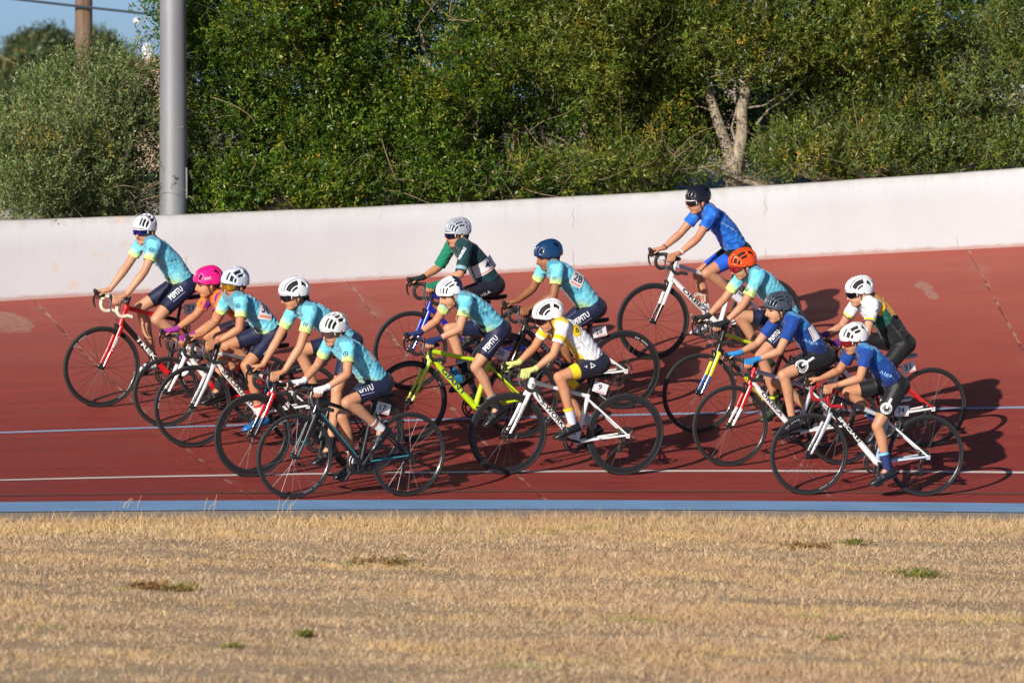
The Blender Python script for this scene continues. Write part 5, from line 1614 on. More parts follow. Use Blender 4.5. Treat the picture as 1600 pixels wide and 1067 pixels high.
def patch_on(name, r, bvh, p0, p1, hpx, material, parent, off=0.004, nx=8, ny=10):
    mid = ((p0[0] + p1[0]) / 2, (p0[1] + p1[1]) / 2)
    c, n = pick(r, bvh, mid)
    right = dir_px(r, c, p0, p1, n)
    V, F = grid2(nx, ny)
    return wrap_mesh(name, r, bvh, V, F, c, n, right, right.length, hpx / FPX * 51.5, material, parent, off)
def ring_print(t=0.2, n=20, teeth=0):
    V, F = [], []
    for i in range(n):
        a = 2 * math.pi * i / n; ro = 0.5 + (0.06 if teeth and i % 2 else 0)
        V += [(ro * math.cos(a), ro * math.sin(a)), ((0.5 - t) * math.cos(a), (0.5 - t) * math.sin(a))]
    for i in range(n):
        j = (i + 1) % n; F.append((2 * i, 2 * j, 2 * j + 1, 2 * i + 1))
    return V, F

# ---- helmet
def helmet(r, e, S):
    O, HR = r['head'], r['HR']
    st = S.get('style', 'a')
    hs = S.get('s', 1.0)
    aF, aB, aY, aZ = 0.122 * hs, 0.132 * hs, 0.096 * hs, 0.102 * hs
    cz = 0.050
    if st == 'a':
        bands = [(-8, 7, [(62, 92)]), (11, 23, [(12, 60), (74, 104), (118, 162)]), (29, 42, [(8, 62), (76, 112), (124, 168)]), (48, 60, [(12, 66), (84, 128), (140, 174)])]
    elif st == 'b':      # smoother, few openings
        bands = [(-5, 5, [(12, 40)]), (16, 26, [(14, 44), (112, 150)]), (38, 50, [(12, 46), (118, 156)])]
    elif st == 'c':      # long side opening under a raised band
        bands = [(6, 17, [(6, 50), (108, 150)]), (37, 57, [(20, 100)]), (23, 31, [(8, 164)]), (44, 58, [(116, 160)]), (61, 68, [(30, 90)])]
    elif st == 'd':      # many narrow ribs
        bands = [(-4, 4, [(15, 60), (70, 120), (130, 170)]), (12, 19, [(10, 52), (60, 112), (120, 172)]), (27, 34, [(8, 46), (54, 104), (112, 172)]), (42, 49, [(8, 50), (60, 110), (120, 168)]), (56, 62, [(14, 64), (74, 124), (132, 166)])]
    else:                # 'e' wide angular
        bands = [(-8, 6, [(70, 96)]), (12, 25, [(12, 54), (108, 162)]), (33, 49, [(10, 44), (56, 104), (120, 164)]), (54, 63, [(14, 44), (64, 114)])]
    al = sorted(set([x for x in range(-84, 85, 6)] + [v * s for b in bands for v in b[:2] for s in (1, -1)] + [-89, 89]))
    be = sorted(set(list(range(-6, 205, 6)) + [v for b in bands for q in b[2] for v in q] + [204]))
    def hole(a, b):
        for (a0, a1, rs) in bands:
            if a0 < abs(a) < a1 or (a0 < 0 and abs(a) < a1):
                for (b0, b1) in rs:
                    if b0 < b < b1: return True
        return False
    def pt(a, b, k=1.0):
        A, B = R_(a), R_(b)
        ax_ = aF if b < 90 else aB
        x = ax_ * math.cos(B) * (math.cos(A) ** 0.85); z = aZ * math.sin(B) * (math.cos(A) ** 0.8); y = aY * math.sin(A)
        x = x - 0.010; z = z - 0.036 * (math.sin(A) ** 4) * (1 if True else 0)
        if b > 90: z += 0.010 * math.sin(R_((b - 90) * 2)) * math.cos(A)
        return Vector((x * k, y * k, z * k + cz))
    V, F, idx = [], [], {}
    for ia, a in enumerate(al):
        for ib, b in enumerate(be):
            idx[ia, ib] = len(V); V.append(tuple(O + HR @ pt(a, b)))
    for ia in range(len(al) - 1):
        for ib in range(len(be) - 1):
            if hole((al[ia] + al[ia + 1]) / 2, (be[ib] + be[ib + 1]) / 2): continue
            F.append((idx[ia, ib], idx[ia, ib + 1], idx[ia + 1, ib + 1], idx[ia + 1, ib]))
    me = bpy.data.meshes.new('helmet'); me.from_pydata(V, [], F); me.polygons.foreach_set('use_smooth', [True] * len(F)); me.update()
    c1 = S['col']
    me.materials.append(mat('helmet_%02x%02x%02x' % c1, srgb(*c1), 0.32, coat=0.4, noise=(50, 0.03)))
    me.materials.append(mat('helmet_%02x%02x%02x' % S['col2'], srgb(*S['col2']), 0.35, coat=0.3) if 'col2' in S else M_blackp)
    if 'col2' in S:
        mi = []
        for f in me.polygons:
            p = HR.inverted() @ (f.center - O)
            mi.append(1 if S['two'](p) else 0)
        me.polygons.foreach_set('material_index', mi)
    h = link('helmet', me, e)
    m = h.modifiers.new('thick', 'SOLIDIFY'); m.thickness = 0.016; m.offset = 1.0 if False else -1.0; m.use_rim = True
    # make sure thickness goes inwards
    me.flip_normals() if (me.polygons[len(me.polygons) // 2].normal.dot(Vector(me.polygons[len(me.polygons) // 2].center) - (O + HR @ Vector((0, 0, cz)))) < 0) else None
    lm = MB(); rings = []
    for b in range(-2, 200, 12):
        pass
    V2, F2 = [], []
    A2 = list(range(-88, 89, 11)); B2 = list(range(-2, 200, 14))
    for a in A2:
        for b in B2: V2.append(O + HR @ (pt(a, b, 1.0) * 0.84 + Vector((0, 0, cz * 0.16))))
    nb_ = len(B2)
    for i in range(len(A2) - 1):
        for j in range(nb_ - 1): F2.append((i * nb_ + j, i * nb_ + j + 1, (i + 1) * nb_ + j + 1, (i + 1) * nb_ + j))
    lm._add(V2, F2, 0); lm.build('liner', mat('helmet_liner', (0.012, 0.012, 0.014), 0.8), h)
    sm = MB()
    for s in (1, -1):
        P = lambda x, y, z: O + HR @ Vector((x, s * y, z))
        sm.tube([P(0.035, 0.076, 0.040), P(0.018, 0.078, -0.02), P(0.008, 0.070, -0.065)], 0.0045, 5, flat=0.5)
        sm.tube([P(-0.055, 0.074, 0.020), P(-0.025, 0.080, -0.035), P(0.008, 0.070, -0.065)], 0.0045, 5, flat=0.5)
        sm.tube([P(0.008, 0.070, -0.065), P(0.022, 0.045, -0.098), P(0.030, 0.0, -0.112)], 0.0045, 5, flat=0.5)
    sm.build('strap', M_blackp, h)
    return h
def glasses(r, e, lens, frame):
    O, HR = r['head'], r['HR']
    V, F = [], []
    n = 16
    for i in range(n + 1):
        a = R_(-68 + 136 * i / n); w = abs(i / n * 2 - 1)
        nose = 0.016 * math.exp(-(w / 0.12) ** 2)
        for (z, k_) in ((0.034 - 0.004 * w, 1.0), (0.012, 1.03), (-0.019 + 0.015 * w * w + nose, 1.0)):
            V.append(O + HR @ Vector((0.004 + 0.104 * k_ * math.cos(a) ** 0.8, 0.079 * k_ * math.sin(a), z)))
    for i in range(n):
        for j in range(2): F.append((i * 3 + j, i * 3 + j + 1, i * 3 + j + 4, i * 3 + j + 3))
    fm = MB()
    top = [V[i * 3] for i in range(n + 1)]
    fm.tube(top, 0.0042, 6)
    for s in (0, n):
        p = top[s]; sy = 1 if s else -1
        fm.tube([p, O + HR @ Vector((0.0, sy * 0.081, 0.024)), O + HR @ Vector((-0.035, sy * 0.079, 0.012))], [0.006, 0.004, 0.003], 6)
        fm.tube([V[s * 3], V[s * 3 + 1], V[s * 3 + 2]], 0.0035, 6)
    g = fm.build('sunglasses', mat('glasses_%02x%02x%02x' % frame, srgb(*frame), 0.35), e)
    me = bpy.data.meshes.new('lens'); me.from_pydata([tuple(v) for v in V], [], F); me.polygons.foreach_set('use_smooth', [True] * len(F))
    me.materials.append(mat('lens_%02x%02x%02x' % lens, srgb(*lens), 0.08, metal=0.7, coat=0.5))
    link('lens', me, g)
def hair(r, e, c, kind):
    O, HR = r['head'], r['HR']
    mb = MB()
    lo = {'short': -0.045, 'mid': -0.075}.get(kind, -0.05)
    # close cap behind the ears and on the nape
    seg = 24
    rings = []
    V, F = [], []
    angs = list(range(75, 286, 10))
    zs = [0.07, 0.03, 0.0, -0.02, lo]
    for zi, z in enumerate(zs):
        k_ = math.sqrt(max(0.05, 1 - ((z - 0.03) / 0.125) ** 2))
        for a in angs:
            side = abs(a - 180) / 105
            zz = z if z > -0.01 else z * (1 - 0.75 * side ** 2) + 0.02 * side ** 3
            puff = {'curly': 0.016, 'mid': 0.010}.get(kind, 0.004) + 0.003 * math.sin(a * 1.7 + zi * 2)
            V.append(O + HR @ Vector((-0.012 + (0.094 + puff) * k_ * math.cos(R_(a)), (0.075 + puff) * k_ * math.sin(R_(a)), zz)))
    na = len(angs)
    for i in range(len(zs) - 1):
        for j in range(na - 1): F.append((i * na + j, i * na + j + 1, (i + 1) * na + j + 1, (i + 1) * na + j))
    mb._add(V, F, 0)
    if kind == 'pony':
        for q in range(9):
            rr = random.Random(q)
            o = lambda t: Vector((rr.uniform(-.012, .012) * (1 + t), rr.uniform(-.022, .022) * (1 + t), rr.uniform(-.012, .012)))
            S, d, nb = r['shc'], r['spine'][1], r['spine'][2]
            p0 = O + HR @ Vector((-0.092, 0, 0.0)); p1 = p0 + Vector((-0.05, 0.01, -0.03)); p2 = S - d * 0.05 + nb * 0.10 + Vector((0, 0.075, 0)); p3 = S - d * 0.19 + nb * 0.075 + Vector((0, 0.135, 0))
            mb.tube([p0, p1 + o(.2), p2 + o(.6), (p2 + p3) / 2 + o(.9), p3 + o(1.0)], [0.010, 0.015, 0.015, 0.013, 0.003], 7)
    if kind == 'braid':
        S, d, nb = r['shc'], r['spine'][1], r['spine'][2]
        p0 = O + HR @ Vector((-0.092, 0, -0.01))
        mb.tube([p0, p0 + Vector((-0.03, 0.01, -0.015)), S + nb * 0.085 + d * 0.01 + Vector((0, .01, 0)), S - d * 0.06 + nb * 0.098 + Vector((0, 0.02, 0))], [0.013, 0.016, 0.013, 0.004], 8)
    if kind == 'curly':
        rr = random.Random(5)
        for q in range(26):
            a = R_(rr.uniform(95, 265)); z = rr.uniform(-0.075, 0.0)
            p = O + HR @ Vector((-0.014 + 0.098 * math.cos(a), 0.082 * math.sin(a), z))
            mb.ellipsoid(p, (0.017, 0.016, 0.02), seg=7, rings=5)
    m = mat('hair_%02x%02x%02x' % c, srgb(*c), 0.6, noise=(90, 0.35), bump=(150, 0.8, 0.004))
    o = mb.build('hair', m, e)
    sd = o.modifiers.new('thick', 'SOLIDIFY'); sd.thickness = 0.006; sd.offset = 0

def shoe(r, e, s, c, strap=None):
    F_ = Matrix.Rotation(r['fpit'][s], 3, 'Y'); p0 = r['pedal'][s] + F_ @ Vector((0, -s * 0.004, 0.012))
    rings, soles = [], []
    for (x, hw, zb, zt) in ((-0.168, 0.014, .012, .045), (-0.160, 0.026, .006, .075), (-0.140, 0.032, .004, .092), (-0.105, 0.033, .004, .094), (-0.065, 0.033, .004, .080), (-0.02, 0.038, .002, .062), (0.02, 0.042, 0, .048), (0.05, 0.036, .002, .040), (0.072, 0.024, .006, .031), (0.082, 0.008, .012, .022)):
        ring = []
        for q in range(14):
            a = 2 * math.pi * q / 14
            cy, cz_ = math.cos(a), math.sin(a)
            w = hw * (abs(cy) ** 0.8) * (1 if cy > 0 else -1) * (1 - 0.25 * max(0, cz_))
            z = (zb + zt) / 2 + (zt - zb) / 2 * (abs(cz_) ** 0.8) * (1 if cz_ > 0 else -1)
            ring.append(p0 + F_ @ Vector((x, w, z)))
        rings.append(ring)
        soles.append([p0 + F_ @ Vector((x, hw * 1.03 * y, zz)) for (y, zz) in ((-1, zb - .004), (1, zb - .004), (1, zb + .006), (-1, zb + .006))])
    mb = MB(); mb.loft(rings)
    o = mb.build('shoe', mat('shoe_%02x%02x%02x' % c, srgb(*c), 0.4, coat=0.2), e, ang=60)
    mb = MB(); mb.loft(soles); mb.build('sole', M_blackp, o, smooth=False)
    mb = MB()
    for x, z in ((-0.045, 0.072), (-0.005, 0.057)):
        mb.tube([p0 + F_ @ Vector((x, 0.036, z * 0.45)), p0 + F_ @ Vector((x, 0.026, z * 0.93)), p0 + F_ @ Vector((x, 0.0, z + 0.003)), p0 + F_ @ Vector((x, -0.026, z * 0.93)), p0 + F_ @ Vector((x, -0.036, z * .45))], 0.009, 6, flat=0.35)
    mb.build('straps', mat('strap_%02x%02x%02x' % (strap or (70, 70, 74)), srgb(*(strap or (70, 70, 74))), 0.5), o)
def sock(r, e, s, c, hgt, band=None):
    an, kn = r['ank'][s], r['knee'][s]
    d = (kn - an).normalized()
    bk = d.cross(Vector((0, 1, 0))); bk = bk if bk.x < 0 else -bk
    L = (kn - an).length
    mb = MB()
    P, Rr = [], []
    for t in (0, .25, .5, .75, 1.0):
        h_ = hgt * t; f = h_ / L
        P.append(an + d * (h_ - 0.01) + bk * 0.004 * f / 0.38); Rr.append(0.0345 + 0.011 * min(1, f / 0.5))
    mb.tube(P, Rr, 16, 0, caps=False)
    m = [mat('sock_%02x%02x%02x' % c, srgb(*c), 0.85, bump=(80, 0.4, 0.004))]
    o = mb.build('sock', m, e)
    if band:
        mb = MB(); t0 = hgt * band[1]
        mb.tube([an + d * (t0 - 0.012), an + d * (t0 + 0.012)], 0.0375 + 0.011 * min(1, t0 / L / .5), 16, 0, caps=False)
        mb.build('band', mat('sock_%02x%02x%02x' % band[0], srgb(*band[0]), 0.85), o)

W1 = (222, 225, 232)
LOOK = {
 1: D_(hel=D_(s=0.9, col=(222, 225, 230), style='a'), gl=((28, 40, 120), (230, 230, 232)), hair=((60, 38, 24), 'short'), shoe=(225, 225, 228), sock=((60, 55, 50), .05), label='teenager in pale blue and lime jersey with blue mirrored glasses, on the red bicycle'),
 2: D_(hel=D_(col=(232, 28, 128), style='b'), hair=((40, 26, 18), 'short'), shoe=(25, 25, 28), sock=((30, 30, 34), .09), label='child in a pink helmet and orange and purple jersey'),
 3: D_(hel=D_(col=(205, 212, 226), style='e'), gl=((205, 150, 30), (40, 40, 44)), hair=((40, 26, 18), 'short'), shoe=(28, 105, 175), sock=((228, 226, 224), .12, ((205, 60, 50), .8)), label='child in pale blue and lime jersey with number 36, gold mirrored glasses and blue shoes'),
 4: D_(hel=D_(s=1.03, col=(226, 228, 232), style='c'), gl=((40, 40, 46), (228, 228, 230)), hair=((28, 19, 14), 'curly'), shoe=(26, 26, 29), sock=((24, 24, 27), .10), label='tall teenager in pale blue and lime jersey with long dark hair under a white helmet'),
 5: D_(hel=D_(col=(226, 226, 226), style='a'), gl=((120, 90, 96), (228, 228, 230)), hair=((36, 24, 18), 'short'), shoe=(26, 27, 30), sock=((232, 230, 232), .12, ((150, 90, 60), .72)), label='child in pale blue and lime jersey and white gloves, on the black and turquoise bicycle'),
 6: D_(hel=D_(s=0.93, col=(168, 174, 186), style='d'), gl=((26, 30, 70), (232, 232, 234)), hair=((40, 26, 18), 'short'), shoe=(26, 26, 29), sock=((26, 26, 29), .10), label='child in a dark green jersey with number 4 and a silver helmet'),
 7: D_(hel=D_(s=0.94, col=(232, 232, 234), style='d', col2=(36, 40, 78), two=lambda p: p.x < -0.07), hair=((92, 56, 32), 'braid'), shoe=(26, 27, 32), sock=((24, 26, 40), .12, ((150, 200, 215), .9)), label='child in pale blue and lime jersey bending over the lime yellow bicycle'),
 8: D_(hel=D_(col=(20, 56, 96), style='b'), hair=((26, 18, 14), 'short'), shoe=(26, 26, 29), sock=((26, 26, 29), .10), label='child in pale blue and lime jersey and a dark metallic blue helmet'),
 9: D_(hel=D_(s=1.06, col=(235, 235, 235), style='c'), gl=((60, 24, 36), (30, 30, 34)), hair=((60, 40, 26), 'short'), shoe=(28, 28, 31), sock=((205, 208, 220), .13, ((238, 200, 40), .93)), label='child in a white and yellow jersey with yellow-cuffed shorts and cream gloves'),
 10: D_(hel=D_(s=0.93, col=(22, 24, 34), style='b'), gl=((60, 44, 48), (230, 230, 232)), hair=((34, 22, 16), 'short'), shoe=(205, 205, 210), sock=((222, 224, 232), .16), label='teenager in a bright blue jersey and black helmet, highest on the banking'),
 11: D_(hel=D_(col=(236, 78, 20), style='e'), gl=((190, 60, 66), (190, 40, 46)), hair=((32, 22, 16), 'short'), shoe=(50, 60, 45), sock=((60, 70, 40), .11, ((205, 225, 60), .7)), label='child in a bright orange helmet and pale blue and lime jersey'),
 12: D_(hel=D_(col=(66, 74, 88), style='d'), hair=((34, 24, 18), 'curly'), shoe=(30, 32, 36), sock=((28, 28, 32), .06), label='child in a blue jersey, grey helmet and light blue gloves'),
 13: D_(hel=D_(col=(230, 231, 234), style='c'), gl=((30, 32, 38), (228, 228, 230)), hair=((150, 106, 58), 'pony'), shoe=(30, 30, 34), sock=((28, 28, 32), .08), label='child with a long blond ponytail in a white, green and black jersey'),
 14: D_(hel=D_(col=(232, 232, 232), style='e'), gl=((170, 40, 40), (230, 230, 232)), hair=((40, 26, 18), 'short'), shoe=(30, 31, 36), sock=((34, 46, 96), .16, ((130, 190, 220), .85)), label='child in a blue jersey and white helmet with red mirrored glasses'),
}
def folds(me, r, amp, seed):
    P = verts_np(me); N = np.empty(len(P) * 3, np.float32); me.vertices.foreach_get('normal', N); N = N.reshape(-1, 3)
    _, d, nb, L = r['spine']
    rg = np.random.default_rng(seed)
    warp = 0.35 * vnoise(P, 14, seed + 3)
    h = np.zeros(len(P))
    for q in range(3):
        dr = unit(np.array(d) * rg.uniform(.7, 1) + np.array(nb) * rg.uniform(-.7, .7) + np.array([0, rg.uniform(-.5, .5), 0]))
        x = P @ dr * rg.uniform(55, 95) + 4 * warp + rg.uniform(0, 6)
        h += (1 - np.abs(np.sin(x))) ** 1.5 * smooth(vnoise(P, 9, seed * 3 + q), -.2, .3)
    P = P + N * ((h - .5) * amp)[:, None]
    me.vertices.foreach_set('co', P.astype(np.float32).ravel()); me.update()
def person(r):
    i = r['id']; K = LOOK[i]
    e = empty('person', r['M'])
    # body
    me = FUSED['body', i]
    P = verts_np(me)
    HRi = np.array(r['HR'].inverted()); Q = (P - np.array(r['head'])) @ HRi.T
    c = np.zeros((len(P), 3)); sk = lin(SKIN[i]) * np.array([0.86, 0.93, 0.98]); c[:] = sk
    tan = vnoise(P, 16, i + 9); c = mixc(c, sk * np.array([.80, .70, .64]), smooth(tan, -.1, .6) * .5)
    for s in (1, -1):
        for jt, rr_ in ((r['knee'][s], .06), (r['elbow'][s], .05), (r['wrist'][s], .05)):
            c = mixc(c, sk * np.array([.86, .66, .60]), smooth(-np.linalg.norm(P - np.array(jt), axis=1), -rr_, -.015) * .6)
    c = mixc(c, sk * np.array([0.75, 0.5, 0.48]), smooth(-np.hypot((Q[:, 2] + .052) / .010, Q[:, 1] / .026), -1.15, -.7) * (Q[:, 0] > .05))
    hd = Q[:, 0] > 0.045
    for s in (1, -1):
        c = mixc(c, lin((45, 30, 22)), smooth(-np.hypot((Q[:, 2] - .024) / .007, (Q[:, 1] - s * .034) / .021), -1.1, -.7) * hd)
        c = mixc(c, lin((30, 20, 16)), smooth(-np.hypot((Q[:, 2] - .006) / .008, (Q[:, 1] - s * .033) / .014), -1.1, -.7) * hd)
    near_head = np.linalg.norm(Q, axis=1) < .14
    c = mixc(c, sk * np.array([1.05, .86, .82]), near_head * smooth(-np.hypot((Q[:, 2] + .022) / .02, (np.abs(Q[:, 1]) - .045) / .02), -1.2, 0) * hd * .6)
    set_col(me, c); me.materials.clear(); me.materials.append(M_skin)
    me.polygons.foreach_set('use_smooth', [True] * len(me.polygons))
    link('body', me, e)
    # jersey
    me = FUSED['jersey', i]
    H, d, nb, L = r['spine']
    cuts = []
    for s in (1, -1):
        S, el, t = sleeve_end(r, s); cuts.append((S.lerp(el, t), (el - S).normalized(), S.lerp(el, t + .1), 0.085))
    hem = (d * 0.97 + nb * 0.24).normalized()
    cuts.append((H + d * 0.065, -hem, H, 0.30))
    me = cut_mesh(me, cuts)
    c_ = jersey_cols(r, verts_np(me)); folds(me, r, 0.0032, i)
    set_col(me, c_); me.materials.clear(); me.materials.append(M_jersey_m if i in (1, 3, 4, 5, 7, 8, 11, 10, 12, 14) else M_jersey)
    jer = link('jersey', me, e)
    r['jbvh'] = bvh_of(me); r['jer'] = jer
    me = FUSED['shorts', i]
    if not r.get('tights'):
        cuts = []
        for s in (1, -1):
            hp = Vector((H.x, s * .085, H.z)); kn = r['knee'][s]; cuts.append((hp.lerp(kn, 0.74), (kn - hp).normalized(), hp.lerp(kn, 0.84), 0.10))
        me = cut_mesh(me, cuts)
    else: me.polygons.foreach_set('use_smooth', [True] * len(me.polygons))
    set_col(me, shorts_cols(r, verts_np(me))); me.materials.clear(); me.materials.append(M_lycra)
    sho = link('shorts' if not r.get('tights') else 'tights', me, e)
    r['sbvh'] = bvh_of(me); r['sho'] = sho
    if i in GLOVE:
        for s in (1, -1):
            me = FUSED['glove', i, s]; me.materials.clear()
            gcol = GLOVE[i] if not (i == 6 and s == 1) else (30, 120, 90)
            me.materials.append(mat('glove_%02x%02x%02x' % gcol, srgb(*gcol), 0.75, bump=(70, 0.4, 0.004))); me.polygons.foreach_set('use_smooth', [True] * len(me.polygons))
            link('glove', me, e)
    h = helmet(r, e, K['hel']); r['helm'] = h
    if 'gl' in K: glasses(r, e, *K['gl'])
    hair(r, e, *K['hair'])
    for s in (1, -1):
        sk_ = K['sock']
        sock(r, e, s, sk_[0], sk_[1], sk_[2] if len(sk_) > 2 else None)
        shoe(r, e, s, K['shoe'])
    tag(e, K['label'], 'person', 'young cyclists riding')
    r['E'] = e
    return e
for r in RID: person(r)

# ---- prints on the clothes
M_num = mat('bib_paper', (0.76, 0.75, 0.76), 0.6)
M_bibred = mat('bib_salmon', srgb(226, 140, 120), 0.6)
M_logo = mat('dark_blue_print', srgb(24, 44, 74), 0.6)
M_grey = mat('grey_print', srgb(150, 165, 195), 0.6)
M_yel = mat('yellow_print', srgb(236, 196, 30), 0.6)
for (i, p0, p1, h) in ((1, (265, 466), (284, 450), 9), (3, (413, 555), (429, 538), 8), (5, (556, 611), (583, 604), 10), (7, (757, 547), (776, 526), 8), (8, (897, 505), (920, 490), 9), (11, (1203, 532), (1217, 517), 8)):
    r = BYID[i]; word_on('lettering', r, r['sbvh'], 'PEPITU', p0, p1, h, M_white, r['sho'], 0.02)
    dx, dy = (p1[0] - p0[0]), (p1[1] - p0[1]); q = math.hypot(dx, dy); nx, ny = -dy / q, dx / q
    patch_on('small_print', r, r['sbvh'], (p0[0] + nx * (h * .85), p0[1] + ny * (h * .85)), (p1[0] + nx * (h * .85), p1[1] + ny * (h * .85)), 1.0, M_grey, r['sho'], 0.003, 8, 1)
# race numbers pinned to jerseys: a smooth sheet lying over the folds, digits printed on it
def bib(r, p0, p1, h, num, dh=0.5, dwf=0.6):
    bvh = r['jbvh']; mid = ((p0[0] + p1[0]) / 2, (p0[1] + p1[1]) / 2)
    c, n = pick(r, bvh, mid); n = (n + (r['Mi'].to_3x3() @ (CAMP - r['M'] @ c)).normalized() * 0.6).normalized()
    rt = dir_px(r, c, p0, p1, n); wid = min(rt.length, 1.5 * math.hypot(p1[0] - p0[0], p1[1] - p0[1]) / FPX * 51.5); rt = (rt - n * rt.dot(n)).normalized(); up = n.cross(rt); hei = h / FPX * 51.5
    G = []
    for yy in np.linspace(-.5, .5, 9):
        for xx in np.linspace(-.5, .5, 9):
            q = c + rt * (xx * wid) + up * (yy * hei); hit = bvh.ray_cast(q + n * 0.08, -n, 0.16)
            if hit[0] is not None and abs((hit[0] - c).dot(n)) < 0.05: G.append((xx, yy, (hit[0] - c).dot(n)))
    if len(G) < 40: return
    G = np.array(G); A = lambda x, y: np.stack([np.ones_like(x), x, y, x * x, x * y, y * y], 1)
    co = np.linalg.lstsq(A(G[:, 0], G[:, 1]), G[:, 2], rcond=None)[0]
    res = G[:, 2] - A(G[:, 0], G[:, 1]) @ co
    lift = max(0.003, min(0.012, float(np.percentile(res, 95)) + 0.002))
    def place(V, o):
        V = np.asarray(V, float); z = A(V[:, 0], V[:, 1]) @ co + lift + o
        return [tuple(c + rt * (x * wid) + up * (y * hei) + n * zz) for (x, y), zz in zip(V, z)]
    def mk(name, V, F, m, parent, o):
        me = bpy.data.meshes.new(name); me.from_pydata(place(V, o), [], F); me.materials.append(m); me.polygons.foreach_set('use_smooth', [True] * len(F))
        return link(name, me, parent)
    V, F = grid2(8, 8); pt_ = mk('race_number', V, F, M_num, r['E'], 0.0)
    V = [(x * .8, y * .1 - .36) for x, y in V]; mk('sponsor_stripe', V, F, M_bibred, pt_, 0.0022)
    if num:
        V, F, asp = text_mesh(num, 0.01)
        mk('digits', np.stack([V[:, 0] / asp * dwf, V[:, 1] * dh + .06], 1), F, M_ink, pt_, 0.003)
for (i, p0, p1, h, num, dw_) in ((3, (404, 482), (425, 486), 31, '36', .66), (6, (744, 426), (779, 404), 21, '4', .22), (8, (893, 431), (912, 441), 25, '28', .7), (12, (1266, 510), (1277, 531), 13, '', .5), (5, (575, 549), (588, 562), 11, '', .5), (11, (1228, 461), (1239, 475), 13, '', .5)):
    bib(BYID[i], p0, p1, h, num, 0.52, dw_)
for (i, p, w) in ((1, (236, 391), 8), (3, (372, 478), 8), (4, (477, 507), 7), (5, (540, 553), 8), (7, (725, 488), 7), (8, (866, 435), 7), (11, (1167, 453), 7)):
    r = BYID[i]; V, F = ring_print(0.14)
    c, n = pick(r, r['jbvh'], p); wrap_mesh('emblem', r, r['jbvh'], V, F, c, n, Vector((-1, 0, 0)), w / FPX * 51, w * 1.05 / FPX * 51, M_logo, r['jer'])
    V, F = ring_print(0.5, 8)
    wrap_mesh('emblem', r, r['jbvh'], V, F, c, n, Vector((-1, 0, 0)), w * .35 / FPX * 51, w * .4 / FPX * 51, M_logo, r['jer'])
for (i, p, w) in ((1, (257, 376), 5), (3, (395, 461), 5), (4, (494, 474), 5), (5, (560, 533), 5), (7, (741, 468), 5)):
    r = BYID[i]; V, F = ring_print(0.5, 10)
    c, n = pick(r, r['jbvh'], p); wrap_mesh('badge', r, r['jbvh'], V, F, c, n, Vector((-1, 0, 0)), w / FPX * 51, w / FPX * 51, M_logo, r['jer'])
def squiggle(n=18):
    V, F = [], []
    for i in range(n + 1):
        t = i / n - .5; y = .38 * math.sin(9.5 * t + .6) * (1 - .4 * t); w = .07 + .05 * math.sin(14 * t)
        V += [(t, y - w), (t, y + w)]
    for i in range(n): F.append((2 * i, 2 * i + 2, 2 * i + 3, 2 * i + 1))
    return V, F
for (i, p, w) in ((1, (272, 407), 13), (5, (575, 571), 12), (7, (758, 489), 12), (8, (905, 452), 11)):
    r = BYID[i]; V, F = squiggle(); c, n = pick(r, r['jbvh'], p)
    wrap_mesh('squiggle', r, r['jbvh'], V, F, c, n, Vector((-1, 0, -.5)), w / FPX * 51, w * .6 / FPX * 51, M_logo, r['jer'], 0.004)
r = BYID[6]
word_on('lettering', r, r['jbvh'], 'INMUEBLE', (717, 405), (727, 387), 5, M_white, r['jer'], 0.02)
word_on('lettering', r, r['sbvh'], 'VILA', (751, 463), (766, 455), 6, M_white, r['sho'], 0.02)
r = BYID[9]
V, F = ring_print(0.5, 14)
c, n = pick(r, r['jbvh'], (901, 516)); wrap_mesh('yellow_patch', r, r['jbvh'], V, F, c, n, Vector((-1, 0, 0)), 15 / FPX * 51, 20 / FPX * 51, M_yel, r['jer'])
V, F = ring_print(0.2, 12)
wrap_mesh('emblem', r, r['jbvh'], V, F, c, n, Vector((-1, 0, 0)), 6 / FPX * 51, 7 / FPX * 51, M_ink, r['jer'], 0.006)
V = [(-.5, -.45), (.5, -.45), (0, .5), (-.3, -.33), (.3, -.33), (0, .27)]; F = [(0, 1, 4, 3), (1, 2, 5, 4), (2, 0, 3, 5)]
c, n = pick(r, r['sbvh'], (925, 570)); wrap_mesh('emblem', r, r['sbvh'], V, F, c, n, Vector((-.8, 0, .5)), 9 / FPX * 51, 9 / FPX * 51, M_white, r['sho'])
word_on('lettering', r, r['sbvh'], 'V', (914, 574), (918, 572), 4, M_white, r['sho'], 0.02)
for (i, p, w, tail) in ((12, (1253, 571), 20, (1265, 563)), (14, (1385, 638), 17, (1390, 628))):
    r = BYID[i]; V, F = ring_print(0.10, 40, 1)
    c, n = pick(r, r['sbvh'], p); wrap_mesh('emblem', r, r['sbvh'], V, F, c, n, Vector((-1, 0, 0)), w / FPX * 51, w / FPX * 51, M_white, r['sho'])
    V, F = ring_print(0.06, 24)
    wrap_mesh('emblem', r, r['sbvh'], V, F, c, n, Vector((-1, 0, 0)), w * .68 / FPX * 51, w * .68 / FPX * 51, M_white, r['sho'])
    q0 = (p[0] * 1.4 - tail[0] * .4, p[1] * 1.4 - tail[1] * .4); q1 = (2.0 * tail[0] - p[0] * 1.0, 2.0 * tail[1] - p[1] * 1.0)
    patch_on('emblem_bar', r, r['sbvh'], p, ((p[0] + q1[0] * 1) / 2 + (tail[0] - p[0]) * .55, (p[1] + q1[1]) / 2 + (tail[1] - p[1]) * .55), 3.5, M_white, r['sho'], 0.003, 6, 2)
